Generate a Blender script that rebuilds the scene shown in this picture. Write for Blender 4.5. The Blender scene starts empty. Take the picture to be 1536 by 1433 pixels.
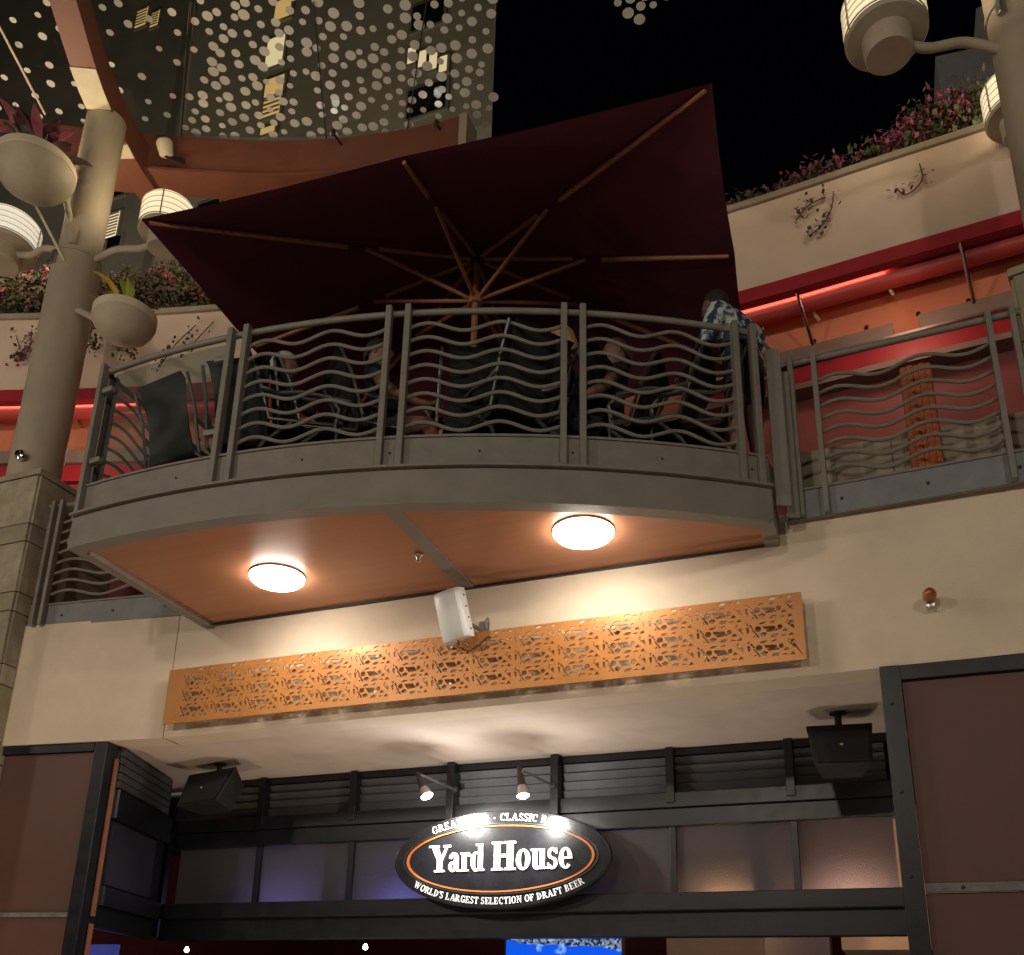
import bpy, bmesh, math, random
from mathutils import Vector, Matrix
random.seed(7)
R_ = math.radians
SC = bpy.context.scene
COL = SC.collection

# ------------------------------------------------------------------ camera
F_PX, PPX, PPY = 1462.14, 768.0, 1024.0            # photograph: 1536 x 1433, lower part of the frame cropped away
ROT = Matrix(((0.93390261, 0.09696771, 0.34412668),
              (0.35690868, -0.30945795, -0.88139206),
              (0.02102617, 0.94595615, -0.32361221)))
EYE = Vector((0, 0, 1.65))
cam = bpy.data.cameras.new('camera'); camo = bpy.data.objects.new('camera', cam); COL.objects.link(camo)
camo.matrix_world = Matrix.Translation(EYE) @ ROT.to_4x4()
cam.sensor_fit = 'HORIZONTAL'; cam.sensor_width = 36.0
cam.lens = F_PX / 1536 * 36.0
cam.shift_y = (PPY - 716.5) / 1536.0
cam.clip_end = 500
SC.camera = camo

# ------------------------------------------------------------------ night sky, faint moon, exposure
SUN_EL, SUN_AZ = 35.0, 200.0
w = bpy.data.worlds.new('World'); SC.world = w; w.use_nodes = True
nt = w.node_tree; bg = nt.nodes['Background']
sky = nt.nodes.new('ShaderNodeTexSky'); sky.sky_type = 'NISHITA'; sky.sun_disc = False
sky.sun_elevation = R_(SUN_EL); sky.sun_rotation = R_(SUN_AZ)
nt.links.new(sky.outputs[0], bg.inputs[0]); bg.inputs[1].default_value = 0.00035
sl = bpy.data.lights.new('moon', 'SUN'); sl.energy = 0.012; sl.angle = R_(0.5); sl.color = (0.85, 0.9, 1.0)
so = bpy.data.objects.new('moon', sl); COL.objects.link(so)
so.rotation_euler = (R_(90 - SUN_EL), 0, R_(180 - SUN_AZ))
SC.view_settings.view_transform = 'Standard'; SC.view_settings.look = 'None'
SC.view_settings.exposure = 0.0; SC.view_settings.gamma = 1.0
SC.view_settings.use_curve_mapping = False
SC.cycles.use_denoising = True
SC.cycles.max_bounces = 6; SC.cycles.transparent_max_bounces = 12
SC.cycles.sample_clamp_indirect = 4.0
SC.cycles.caustics_reflective = False; SC.cycles.caustics_refractive = False

# ------------------------------------------------------------------ photograph pixel -> direction -> point on a known plane
def ray(x, y):
    return (ROT @ Vector((x - PPX, -(y - PPY), -F_PX))).normalized()
def onY(x, y, Y):
    r = ray(x, y); return EYE + r * ((Y - EYE.y) / r.y)
def onZ(x, y, Z):
    r = ray(x, y); return EYE + r * ((Z - EYE.z) / r.z)
def onX(x, y, X):
    r = ray(x, y); return EYE + r * ((X - EYE.x) / r.x)

# ------------------------------------------------------------------ materials
MATS = {}
def mat(name, col, rough=0.6, metal=0.0, var=0.0, scale=6.0, bump=0.0, bscale=60.0, emit=None, estr=0.0,
        trans=0.0, alpha=1.0, stretch=None, spec=0.5, coat=0.0, col2=None):
    if name in MATS: return MATS[name]
    m = bpy.data.materials.new(name); m.use_nodes = True
    n = m.node_tree.nodes; L = m.node_tree.links; p = n['Principled BSDF']
    p.inputs['Base Color'].default_value = (*col, 1); p.inputs['Roughness'].default_value = rough
    p.inputs['Metallic'].default_value = metal; p.inputs['Specular IOR Level'].default_value = spec
    if coat: p.inputs['Coat Weight'].default_value = coat; p.inputs['Coat Roughness'].default_value = 0.15
    if trans: p.inputs['Transmission Weight'].default_value = trans
    if alpha < 1: p.inputs['Alpha'].default_value = alpha
    if emit: p.inputs['Emission Color'].default_value = (*emit, 1); p.inputs['Emission Strength'].default_value = estr
    if var or bump:
        tc = n.new('ShaderNodeTexCoord'); mp = n.new('ShaderNodeMapping'); L.new(tc.outputs['Object'], mp.inputs[0])
        if stretch: mp.inputs['Scale'].default_value = stretch
    if var:
        tx = n.new('ShaderNodeTexNoise'); tx.inputs['Scale'].default_value = scale; tx.inputs['Detail'].default_value = 6
        tx.inputs['Roughness'].default_value = 0.62
        L.new(mp.outputs[0], tx.inputs[0])
        rp = n.new('ShaderNodeValToRGB'); rp.color_ramp.elements[0].position = 0.3; rp.color_ramp.elements[1].position = 0.72
        c2 = col2 or tuple(min(1, c * (1 + var)) for c in col)
        rp.color_ramp.elements[0].color = (*[c * (1 - var) for c in col], 1); rp.color_ramp.elements[1].color = (*c2, 1)
        L.new(tx.outputs[0], rp.inputs[0]); L.new(rp.outputs[0], p.inputs['Base Color'])
        rr = n.new('ShaderNodeMapRange'); rr.inputs[3].default_value = max(0, rough - 0.08); rr.inputs[4].default_value = min(1, rough + 0.1)
        L.new(tx.outputs[0], rr.inputs[0]); L.new(rr.outputs[0], p.inputs['Roughness'])
    if bump:
        t2 = n.new('ShaderNodeTexNoise'); t2.inputs['Scale'].default_value = bscale; t2.inputs['Detail'].default_value = 4
        L.new(mp.outputs[0], t2.inputs[0])
        b = n.new('ShaderNodeBump'); b.inputs['Strength'].default_value = bump; b.inputs['Distance'].default_value = 0.01
        L.new(t2.outputs[0], b.inputs['Height']); L.new(b.outputs[0], p.inputs['Normal'])
    MATS[name] = m; return m

def thin_glass(name, tint, gloss=0.12, refl_haze=0.0):
    m = bpy.data.materials.new(name); m.use_nodes = True
    n = m.node_tree.nodes; L = m.node_tree.links; n.remove(n['Principled BSDF'])
    out = n['Material Output']
    t = n.new('ShaderNodeBsdfTransparent'); t.inputs[0].default_value = (*tint, 1)
    g = n.new('ShaderNodeBsdfGlossy'); g.inputs['Roughness'].default_value = 0.05
    lw = n.new('ShaderNodeLayerWeight'); lw.inputs[0].default_value = 0.5; fr = n.new('ShaderNodeMath'); fr.operation = 'POWER'; fr.inputs[1].default_value = 4.0; L.new(lw.outputs['Facing'], fr.inputs[0])
    mx = n.new('ShaderNodeMixShader'); ad = n.new('ShaderNodeMath'); ad.operation = 'ADD'; ad.inputs[1].default_value = gloss
    L.new(fr.outputs[0], ad.inputs[0]); L.new(ad.outputs[0], mx.inputs[0]); L.new(t.outputs[0], mx.inputs[1]); L.new(g.outputs[0], mx.inputs[2])
    src = mx
    if refl_haze:  # cloudy grey diffuse stands in for hazy reflections on the pane
        d = n.new('ShaderNodeBsdfDiffuse'); d.inputs[0].default_value = (0.35, 0.35, 0.33, 1)
        tx = n.new('ShaderNodeTexNoise'); tx.inputs['Scale'].default_value = 1.1; tx.inputs['Distortion'].default_value = 1.2
        rp = n.new('ShaderNodeMapRange'); rp.inputs[1].default_value = 0.4; rp.inputs[2].default_value = 0.75; rp.inputs[4].default_value = refl_haze
        tc = n.new('ShaderNodeTexCoord'); L.new(tc.outputs['Object'], tx.inputs[0]); L.new(tx.outputs[0], rp.inputs[0])
        m2 = n.new('ShaderNodeMixShader'); L.new(rp.outputs[0], m2.inputs[0]); L.new(mx.outputs[0], m2.inputs[1]); L.new(d.outputs[0], m2.inputs[2])
        src = m2
    L.new(src.outputs[0], out.inputs[0]); MATS[name] = m; return m

STUCCO = mat('stucco', (0.73, 0.60, 0.455), 0.88, var=0.10, scale=1.7, bump=0.35, bscale=140)
STUCCO2 = mat('parapet_stucco', (0.68, 0.52, 0.40), 0.9, var=0.12, scale=1.2, bump=0.3, bscale=120)
CEILP = mat('soffit_plaster', (0.66, 0.54, 0.45), 0.85, var=0.1, scale=2.5, bump=0.12, bscale=50)
RAIL = mat('rail_paint', (0.205, 0.187, 0.158), 0.48, var=0.13, scale=9, bump=0.08, bscale=90)
FASC = mat('fascia_paint', (0.21, 0.19, 0.163), 0.5, var=0.12, scale=4, bump=0.06, bscale=70)
GREYB = mat('grey_paint', (0.20, 0.205, 0.21), 0.5, var=0.16, scale=7, bump=0.08)
WOODP = mat('orange_soffit_board', (0.39, 0.172, 0.090), 0.36, var=0.10, scale=2.2, stretch=(0.5, 5, 1), bump=0.04, bscale=40, spec=0.32)
COPPER = mat('copper_paint', (0.50, 0.205, 0.055), 0.33, metal=0.25, var=0.10, scale=3, bump=0.03, bscale=200)
BROWN = mat('brown_panel', (0.112, 0.047, 0.036), 0.55, var=0.14, scale=1.6, bump=0.05, bscale=220)
BLACK = mat('black_frame', (0.009, 0.010, 0.014), 0.36, var=0.3, scale=10, bump=0.06, bscale=60)
SLAT = mat('black_slat', (0.075, 0.076, 0.082), 0.5, var=0.25, scale=6, bump=0.05, bscale=60)
TRIM = mat('orange_trim', (0.30, 0.12, 0.07), 0.5, var=0.15)
GREYS = mat('grey_strip', (0.15, 0.16, 0.155), 0.6, var=0.3, scale=14, bump=0.15)
RED = mat('red_paint', (0.36, 0.018, 0.028), 0.45, var=0.1, scale=3)
REDT = mat('red_tube', (0.50, 0.06, 0.055), 0.4, var=0.06, scale=2)
ORWALL = mat('orange_wall', (0.62, 0.22, 0.12), 0.8, var=0.12, scale=2, bump=0.1)
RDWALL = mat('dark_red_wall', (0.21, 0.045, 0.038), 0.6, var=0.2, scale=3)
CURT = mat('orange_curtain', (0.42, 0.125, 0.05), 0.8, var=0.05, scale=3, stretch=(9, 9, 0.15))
KNEE = mat('knee_wall', (0.32, 0.27, 0.20), 0.9, var=0.15, scale=3, bump=0.2)
LEDGE = mat('ledge_grey', (0.22, 0.17, 0.14), 0.7, var=0.15, scale=5)
CHROME = mat('chrome', (0.6, 0.58, 0.55), 0.16, metal=1.0, var=0.1, scale=8)
STEEL = mat('steel', (0.42, 0.41, 0.40), 0.3, metal=0.9, var=0.15)
WHITEP = mat('white_plastic', (0.70, 0.71, 0.70), 0.35, var=0.06, scale=4)
CABLE = mat('cable_black', (0.02, 0.02, 0.022), 0.5, var=0.2)
COLP = mat('column_paint', (0.37, 0.31, 0.23), 0.62, var=0.13, scale=2.5, bump=0.12, bscale=35, stretch=(1, 1, .5))
BEAM = mat('beam_paint', (0.175, 0.06, 0.036), 0.55, var=0.12, scale=3)
BEAMD = mat('beam_side_paint', (0.20, 0.075, 0.04), 0.6, var=0.14, scale=3)
CREAM = mat('cream_plate', (0.58, 0.50, 0.36), 0.6, var=0.08)
BURG = mat('burgundy_canvas', (0.088, 0.009, 0.022), 0.85, var=0.16, scale=2.5, bump=0.25, bscale=260)
WOOD = mat('teak', (0.27, 0.11, 0.05), 0.5, var=0.3, scale=9, stretch=(3, 3, 3), bump=0.1, bscale=70)
DARKM = mat('dark_metal', (0.02, 0.018, 0.018), 0.45, var=0.2)
TOWER = mat('tower_render', (0.34, 0.30, 0.235), 0.9, var=0.2, scale=0.25, bump=0.2, bscale=3)
TOWER2 = mat('tower_render_dark', (0.24, 0.22, 0.18), 0.9, var=0.25, scale=0.3)
DARKGL = mat('dark_window', (0.012, 0.012, 0.014), 0.12)
PAVE = mat('paving', (0.50, 0.44, 0.38), 0.8, var=0.2, scale=1.5, bump=0.15, bscale=20)
SKIN = mat('skin', (0.19, 0.09, 0.065), 0.55, var=0.1, scale=12)
LITW = mat('lit_window', (0.3, 0.2, 0.1), 0.6, emit=(1.0, 0.62, 0.22), estr=0.62)
LITW2 = mat('lit_window_pale', (0.3, 0.25, 0.18), 0.6, emit=(1.0, 0.78, 0.46), estr=0.85)
DOTM = mat('frit_white', (0.66, 0.64, 0.58), 0.85, var=0.05)
GLASS = thin_glass('clear_glass', (0.80, 0.86, 0.85), 0.035, refl_haze=0.13)
CANG = thin_glass('canopy_glass', (0.88, 0.9, 0.86), 0.02)

# ------------------------------------------------------------------ mesh helpers
class MB:
    def __init__(s): s.v = []; s.f = []; s.mi = []; s.cur = 0
    def add(s, vs, fs):
        o = len(s.v); s.v += [Vector(v) for v in vs]
        for f in fs: s.f.append([o + i for i in f]); s.mi.append(s.cur)
    def box(s, c, d, rz=0.0, rx=0.0, ry=0.0):
        c = Vector(c); M = Matrix.Rotation(rz, 3, 'Z') @ Matrix.Rotation(ry, 3, 'Y') @ Matrix.Rotation(rx, 3, 'X')
        h = [x / 2 for x in d]
        vs = [c + M @ Vector((sx * h[0], sy * h[1], sz * h[2])) for sx in (-1, 1) for sy in (-1, 1) for sz in (-1, 1)]
        s.add(vs, [(0, 1, 3, 2), (4, 6, 7, 5), (0, 4, 5, 1), (2, 3, 7, 6), (0, 2, 6, 4), (1, 5, 7, 3)]); return s
    def bx(s, x0, x1, y0, y1, z0, z1):
        return s.box(((x0 + x1) / 2, (y0 + y1) / 2, (z0 + z1) / 2), (x1 - x0, y1 - y0, z1 - z0))
    def prism(s, poly, z0, z1):
        n = len(poly)
        s.add([(p[0], p[1], z0) for p in poly] + [(p[0], p[1], z1) for p in poly],
              [tuple(range(n))[::-1], tuple(range(n, 2 * n))] + [(i, (i + 1) % n, n + (i + 1) % n, n + i) for i in range(n)]); return s
    def xz(s, poly, y0, y1):      # polygon drawn in x,z and given thickness along y
        n = len(poly)
        s.add([(p[0], y0, p[1]) for p in poly] + [(p[0], y1, p[1]) for p in poly],
              [tuple(range(n)), tuple(range(n, 2 * n))[::-1]] + [(i, n + i, n + (i + 1) % n, (i + 1) % n) for i in range(n)]); return s
    def strip(s, path, off, z0, z1):   # wall of thickness |off| along a plan path (list of (x, y)), solid
        a = [Vector((p[0], p[1])) for p in path]; b = []
        for i, p in enumerate(a):
            t = (a[min(i + 1, len(a) - 1)] - a[max(i - 1, 0)]).normalized(); b.append(p + Vector((-t.y, t.x)) * off)
        n = len(a); vs = []
        for q in (a, b):
            for z in (z0, z1): vs += [(p.x, p.y, z) for p in q]
        fs = []
        for i in range(n - 1):
            fs += [(i, i + 1, n + i + 1, n + i), (2 * n + i, 3 * n + i, 3 * n + i + 1, 2 * n + i + 1),
                   (i, 2 * n + i, 2 * n + i + 1, i + 1), (n + i, n + i + 1, 3 * n + i + 1, 3 * n + i)]
        fs += [(0, n, 3 * n, 2 * n), (n - 1, 3 * n - 1, 4 * n - 1, 2 * n - 1)]
        s.add(vs, fs); return s
    def tube(s, path, r, n=8, cap=True):
        P = [Vector(p) for p in path]; rs = r if isinstance(r, (list, tuple)) else [r] * len(P)
        o = len(s.v); prev = None
        for i, p in enumerate(P):
            t = (P[min(i + 1, len(P) - 1)] - P[max(i - 1, 0)]).normalized()
            if prev is None: u = t.orthogonal().normalized()
            else: u = (prev - t * prev.dot(t)).normalized()
            prev = u; v = t.cross(u)
            for k in range(n):
                a = 2 * math.pi * k / n; s.v.append(p + (u * math.cos(a) + v * math.sin(a)) * rs[i])
        for i in range(len(P) - 1):
            for k in range(n):
                s.f.append([o + i * n + k, o + i * n + (k + 1) % n, o + (i + 1) * n + (k + 1) % n, o + (i + 1) * n + k]); s.mi.append(s.cur)
        if cap:
            s.f.append([o + k for k in range(n)][::-1]); s.f.append([o + (len(P) - 1) * n + k for k in range(n)]); s.mi += [s.cur, s.cur]
        return s
    def lathe(s, prof, c=(0, 0, 0), n=28, M=None, close=False):
        c = Vector(c); o = len(s.v)
        for (r, z) in prof:
            for k in range(n):
                a = 2 * math.pi * k / n; q = Vector((r * math.cos(a), r * math.sin(a), z)); s.v.append(c + (M @ q if M else q))
        m = len(prof)
        for i in range(m - 1 + (1 if close else 0)):
            j = (i + 1) % m
            for k in range(n):
                s.f.append([o + i * n + k, o + i * n + (k + 1) % n, o + j * n + (k + 1) % n, o + j * n + k]); s.mi.append(s.cur)
        if not close:
            if prof[0][0] > 1e-4: s.f.append([o + k for k in range(n)][::-1]); s.mi.append(s.cur)
            if prof[-1][0] > 1e-4: s.f.append([o + (m - 1) * n + k for k in range(n)]); s.mi.append(s.cur)
        return s
    def build(s, name, m, parent=None, smooth=False, at=None, bevel=0.0):
        org = Vector(at) if at is not None else (ORG[parent.name] if parent else Vector((0, 0, 0)))
        me = bpy.data.meshes.new(name)
        me.from_pydata([v - org for v in s.v], [], s.f)
        ms = m if isinstance(m, (list, tuple)) else [m]
        for q in ms: me.materials.append(q)
        if len(ms) > 1: me.polygons.foreach_set('material_index', s.mi)
        bm = bmesh.new(); bm.from_mesh(me); bmesh.ops.recalc_face_normals(bm, faces=bm.faces)
        if bevel:
            bmesh.ops.remove_doubles(bm, verts=bm.verts, dist=1e-5)
            bmesh.ops.bevel(bm, geom=[e for e in bm.edges if len(e.link_faces) == 2 and e.calc_face_angle(0) > 0.6], offset=bevel, segments=2, affect='EDGES', profile=0.6)
        bm.to_mesh(me); bm.free()
        if smooth:
            me.polygons.foreach_set('use_smooth', [True] * len(me.polygons))
            try: me.set_sharp_from_angle(angle=R_(38))
            except Exception: pass
        o = bpy.data.objects.new(name, me); COL.objects.link(o)
        if parent:
            o.parent = parent; o.location = org - ORG[parent.name]
        else: o.location = org
        ORG[o.name] = org
        return o
ORG = {}
def thing(name, label, cat, loc, group=None):
    o = bpy.data.objects.new(name, None); COL.objects.link(o); o.empty_display_size = 0.1
    o.location = loc; ORG[o.name] = Vector(loc); o['label'] = label; o['category'] = cat
    if group: o['group'] = group
    return o
def tag(o, label, cat, group=None):
    o['label'] = label; o['category'] = cat
    if group: o['group'] = group
    return o
def struct(o): o['kind'] = 'structure'; return o
def piece(name, me, parent, loc, rot=(0, 0, 0), sc=(1, 1, 1)):    # one more object on shared mesh data
    o = bpy.data.objects.new(name, me); COL.objects.link(o); o.parent = parent
    o.location = Vector(loc) - ORG[parent.name]; o.rotation_euler = rot; o.scale = sc; ORG[o.name] = Vector(loc); return o
def lamp(name, kind, loc, energy, col, parent=None, size=0.1, target=None, spot=None, blend=0.5, sizey=None, spread=None):
    l = bpy.data.lights.new(name, kind); l.energy = energy; l.color = col
    if kind == 'AREA':
        l.size = size
        if sizey: l.shape = 'RECTANGLE'; l.size_y = sizey
        if spread: l.spread = spread
    else: l.shadow_soft_size = size
    if spot: l.spot_size = spot; l.spot_blend = blend
    o = bpy.data.objects.new(name, l); COL.objects.link(o)
    o.parent = parent; o.location = Vector(loc) - (ORG[parent.name] if parent else Vector((0, 0, 0)))
    if target is not None:
        o.rotation_euler = (Vector(target) - Vector(loc)).to_track_quat('-Z', 'Y').to_euler()
    return o
def unit_box(name, m, bevel=0.0, d=(1, 1, 1)):
    me = bpy.data.meshes.new(name); bm = bmesh.new(); bmesh.ops.create_cube(bm, size=1)
    bmesh.ops.scale(bm, vec=d, verts=bm.verts)
    if bevel: bmesh.ops.bevel(bm, geom=list(bm.edges), offset=bevel, segments=1, affect='EDGES')
    bm.to_mesh(me); bm.free(); me.materials.append(m); return me
# ================================================================== levels and planes (metres)
DW, BP = 6.20, 7.72                     # front wall plane, recessed shopfront plane
ZS, ZB, ZT, DECK, RT = 3.7585, 4.716, 4.87, 5.10, 6.19
AC, AR = Vector((-4.423, 11.536)), 6.935  # centre and radius of the curved balcony edge
def arc(deg, r): a = R_(deg); return (AC.x + r * math.sin(a), AC.y - r * math.cos(a))
def arcp(a0, a1, r, n): return [arc(a0 + (a1 - a0) * i / n, r) for i in range(n + 1)]

# ================================================================== ground
struct(MB().bx(-120, 120, -120, 140, -0.3, 0).build('ground', PAVE))

# ================================================================== restaurant building
RB = thing('restaurant_building', 'cream stucco restaurant front with black louvred shopfront under a curved balcony', 'building', (-2.5, 6.2, 0))
JX = -5.50
MB().strip([(-7.16, 5.985), (JX - .004, 6.199)], .24, ZS, ZT).build('wall', STUCCO, RB)
MB().strip([(JX + .004, 6.20), (-.3, 6.18), (3.2, 6.08)], .24, ZS, ZT).build('wall', STUCCO, RB)
MB().bx(JX - .03, JX + .03, 6.26, 6.4, ZS + .01, ZT - .01).build('wall_joint', DARKM, RB)
MB().prism([(-7.16, 6.20), (JX, 6.41), (3.2, 6.30), (3.2, 8.0), (-7.16, 8.0)], ZS + .003, ZS + .16).build('recess_soffit', CEILP, RB)
# right brown cladding
fx0 = onY(1320, 1015, 6.16).x; zs_ = onY(1450, 1331, 6.16).z
def clad(x0, x1, y, z0, z1, parent=RB):
    return MB().bx(x0, x1, y, y + .03, z0, z1).build('cladding_panel', BROWN, parent, bevel=.004)
pw = onY(1345, 1100, 6.16).x - onY(1322, 1100, 6.16).x
MB().bx(fx0, fx0 + pw + .03, 6.13, 6.30, 0, ZS - .004).build('frame_post', BLACK, RB, bevel=.005)
MB().bx(fx0 + pw + .03, 3.2, 6.14, 6.28, ZS - .10, ZS - .004).build('frame_rail', BLACK, RB, bevel=.004)
clad(fx0 + pw + .034, 3.2, 6.175, zs_ + .028, ZS - .104); clad(fx0 + pw + .034, 3.2, 6.175, 0.0, zs_ - .028)
st = MB().bx(fx0 + pw + .034, 3.2, 6.150, 6.18, zs_ - .026, zs_ + .026).build('grey_strip', GREYS, RB, bevel=.003)
bolt = MB().lathe([(0.012, 0), (0.011, .006), (.004, .009)], n=10, M=Matrix.Rotation(R_(90), 3, 'X')); 
bolt_o = bolt.build('bolt', DARKM, RB, at=(0, 0, 0)); bolt_me = bolt_o.data; bpy.data.objects.remove(bolt_o)
for zz in (ZS - .25, ZS - .8, ZS - 1.3): piece('bolt', bolt_me, RB, (fx0 + .05, 6.13, zz))
piece('bolt', bolt_me, RB, (onY(1445, 1333, 6.15).x, 6.15, zs_))
MB().bx(fx0 + .02, fx0 + .08, 6.30, BP, 0, ZS - .004).build('side_frame', BLACK, RB)
# left brown cladding and the return into the recess
lx = onY(150, 1122, 6.08).x
def ly(x): return 5.985 + (x + 7.16) * .129
MB().box((lx - .06, ly(lx) + .09, ZS / 2 - .002), (.12, .16, ZS - .004), rz=R_(7)).build('frame_post', BLACK, RB, bevel=.005)
MB().strip([(-7.6, ly(-7.6) + .02), (lx - .12, ly(lx - .12) + .02)], .14, ZS - .075, ZS - .004).build('frame_rail', BLACK, RB)
zl = onY(60, 1371, 6.05).z
for a, b in ((zl + .02, ZS - .079), (0, zl - .02)):
    MB().strip([(-7.6, ly(-7.6) + .05), (lx - .125, ly(lx - .125) + .05)], .03, a, b).build('cladding_panel', BROWN, RB)
MB().strip([(-7.6, ly(-7.6) + .035), (lx - .125, ly(lx - .125) + .035)], .03, zl - .018, zl + .018).build('grey_strip', GREYS, RB)
bl = (-6.47, 7.5)
MB().box((lx + .008, ly(lx) + .15, (ZS - .12 + zl) / 2), (.012, .05, ZS - .12 - zl), rz=R_(9)).build('orange_trim', TRIM, RB)
MB().box((lx + .008, ly(lx) + .15, zl / 2 - .03), (.012, .05, zl - .06), rz=R_(9)).build('orange_trim', TRIM, RB)
def side(t): return (lx + .004 + (bl[0] - lx) * t, ly(lx) + .175 + (bl[1] - ly(lx) - .175) * t)
SW = [side(0), side(1.02)]
def sider(name, m, z0, z1, t0=0, t1=1.02, proud=0, th=.05):
    a, b = Vector(side(t0)), Vector(side(t1)); d = (b - a).normalized(); nn = Vector((-d.y, d.x)) * -1
    return MB().strip([tuple(a + nn * proud), tuple(b + nn * proud)], th + proud, z0, z1).build(name, m, RB)
sider('side_wall', BLACK, 2.25, ZS - .004, th=.06)
for k in range(5): 
    o = sider('louvre_slat', SLAT, 3.405 + k * .068, 3.462 + k * .068, .02, .96, .028 - .004 * (k % 2), .01)
sider('frame_rail', BLACK, 3.14, 3.38, 0, 1, .055); sider('frame_rail', BLACK, 2.43, 2.58, 0, 1, .055)
FROST = None
# interior room
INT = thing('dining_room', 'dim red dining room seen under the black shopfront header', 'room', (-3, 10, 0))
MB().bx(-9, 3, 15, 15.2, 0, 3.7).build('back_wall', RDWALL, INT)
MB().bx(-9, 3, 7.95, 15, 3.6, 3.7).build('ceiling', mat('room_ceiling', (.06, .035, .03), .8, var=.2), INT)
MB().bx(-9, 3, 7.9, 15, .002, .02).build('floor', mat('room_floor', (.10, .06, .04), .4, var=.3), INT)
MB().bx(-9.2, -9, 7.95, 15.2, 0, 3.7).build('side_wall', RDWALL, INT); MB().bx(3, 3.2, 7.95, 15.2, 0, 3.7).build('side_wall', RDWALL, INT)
q0 = onY(1262, 1412, 9.6); MB().bx(q0.x, 2.6, 9.6, 12.5, 2.28, 3.58).build('bulkhead', CEILP, INT)
q1 = onY(1000, 1420, 11.5); MB().bx(q1.x, q1.x + 1.6, 11.5, 13, 2.3, 2.75).build('bulkhead', CEILP, INT)
q2 = onY(1200, 1420, 9.2); MB().bx(q2.x - .3, q2.x + .25, 9.2, 9.6, 2.2, 3.6).build('beam', mat('navy_paint', (.02, .02, .06), .5), INT)
BULB = mat('bulb', (.8, .7, .6), .5, emit=(1, .8, .6), estr=14)
for px_, py_ in ((280, 1425), (548, 1421)):
    q = onY(px_, py_, 9.5)
    b = thing('pendant_bulb', 'tiny lit pendant bulb in the dining room ' + ('beside the blue glowing window' if px_ < 400 else 'near the television'), 'lamp', (q.x, q.y, q.z), 'pendant bulbs in the dining room')
    MB().lathe([(.002, -.03), (.022, -.02), (.028, 0), (.018, .02), (.01, .035)], (q.x, q.y, q.z), 10).build('bulb', BULB, b, True)
    MB().tube([(q.x, q.y, q.z + .03), (q.x, q.y, 3.62)], .005, 5).build('cord', CABLE, b)
lamp('room_light', 'POINT', (-.30, 8.45, 2.48), 12, (1, .58, .36), INT, .25)
lamp('room_light', 'POINT', (-1.30, 8.25, 2.44), 30, (1, .55, .22), INT, .12)
lamp('room_light', 'POINT', (-5.7, 8.6, 2.6), 3.5, (.45, .42, 1), INT, .25)
lamp('room_light', 'POINT', (-4.3, 8.5, 2.55), 6, (.36, .36, 1), INT, .2)
lamp('room_light', 'POINT', (-2.2, 12.5, 2.6), 14, (1, .5, .4), INT, .2)
BLUEP = mat('blue_panel', (.04, .05, .16), .4, emit=(.12, .16, .75), estr=.22)
ql = onY(150, 1420, 7.95)
lp = MB().bx(ql.x - .35, ql.x + .28, 7.86, 7.92, .9, 2.235).build('blue_lit_window', BLUEP); tag(lp, 'blue glowing window low behind the left end of the black shopfront', 'window')
# television
t0, t1 = onY(760, 1410, 9.0), onY(932, 1410, 9.0)
tvm = bpy.data.materials.new('tv_screen'); tvm.use_nodes = True
n = tvm.node_tree.nodes; L = tvm.node_tree.links; p = n['Principled BSDF']; p.inputs['Base Color'].default_value = (0, 0, 0, 1); p.inputs['Roughness'].default_value = .2
tc = n.new('ShaderNodeTexCoord'); sx = n.new('ShaderNodeSeparateXYZ'); L.new(tc.outputs['Generated'], sx.inputs[0])
vz = n.new('ShaderNodeTexVoronoi'); vz.inputs['Scale'].default_value = 46; L.new(tc.outputs['Object'], vz.inputs[0])
crowd = n.new('ShaderNodeValToRGB'); crowd.color_ramp.elements[0].color = (.01, .02, .05, 1); crowd.color_ramp.elements[1].color = (.45, .55, .8, 1); crowd.color_ramp.elements[0].position = .25
L.new(vz.outputs['Color'], crowd.inputs[0])
nz = n.new('ShaderNodeTexNoise'); nz.inputs['Scale'].default_value = 5; L.new(tc.outputs['Object'], nz.inputs[0])
ad = n.new('ShaderNodeMath'); ad.operation = 'MULTIPLY_ADD'; ad.inputs[1].default_value = .16; L.new(nz.outputs[0], ad.inputs[0]); L.new(sx.outputs[2], ad.inputs[2])
m2 = n.new('ShaderNodeMath'); m2.operation = 'MULTIPLY_ADD'; m2.inputs[1].default_value = .13; L.new(sx.outputs[0], m2.inputs[0]); L.new(ad.outputs[0], m2.inputs[2]); m2.operation = 'SUBTRACT'
m3 = n.new('ShaderNodeMath'); m3.operation = 'MULTIPLY'; m3.inputs[1].default_value = .10; L.new(sx.outputs[0], m3.inputs[0])
m4 = n.new('ShaderNodeMath'); m4.operation = 'ADD'; L.new(ad.outputs[0], m4.inputs[0]); L.new(m3.outputs[0], m4.inputs[1])
gt = n.new('ShaderNodeMath'); gt.operation = 'GREATER_THAN'; gt.inputs[1].default_value = 1.03; L.new(m4.outputs[0], gt.inputs[0])
wv = n.new('ShaderNodeTexNoise'); wv.inputs['Scale'].default_value = 9; L.new(tc.outputs['Object'], wv.inputs[0])
crt = n.new('ShaderNodeValToRGB'); crt.color_ramp.elements[0].color = (.005, .10, .85, 1); crt.color_ramp.elements[0].position = .58; crt.color_ramp.elements[1].color = (.3, .6, 1, 1); crt.color_ramp.elements[1].position = .7
L.new(wv.outputs[0], crt.inputs[0])
mxc = n.new('ShaderNodeMixRGB'); L.new(gt.outputs[0], mxc.inputs[0]); L.new(crt.outputs[0], mxc.inputs[1]); L.new(crowd.outputs[0], mxc.inputs[2])
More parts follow.
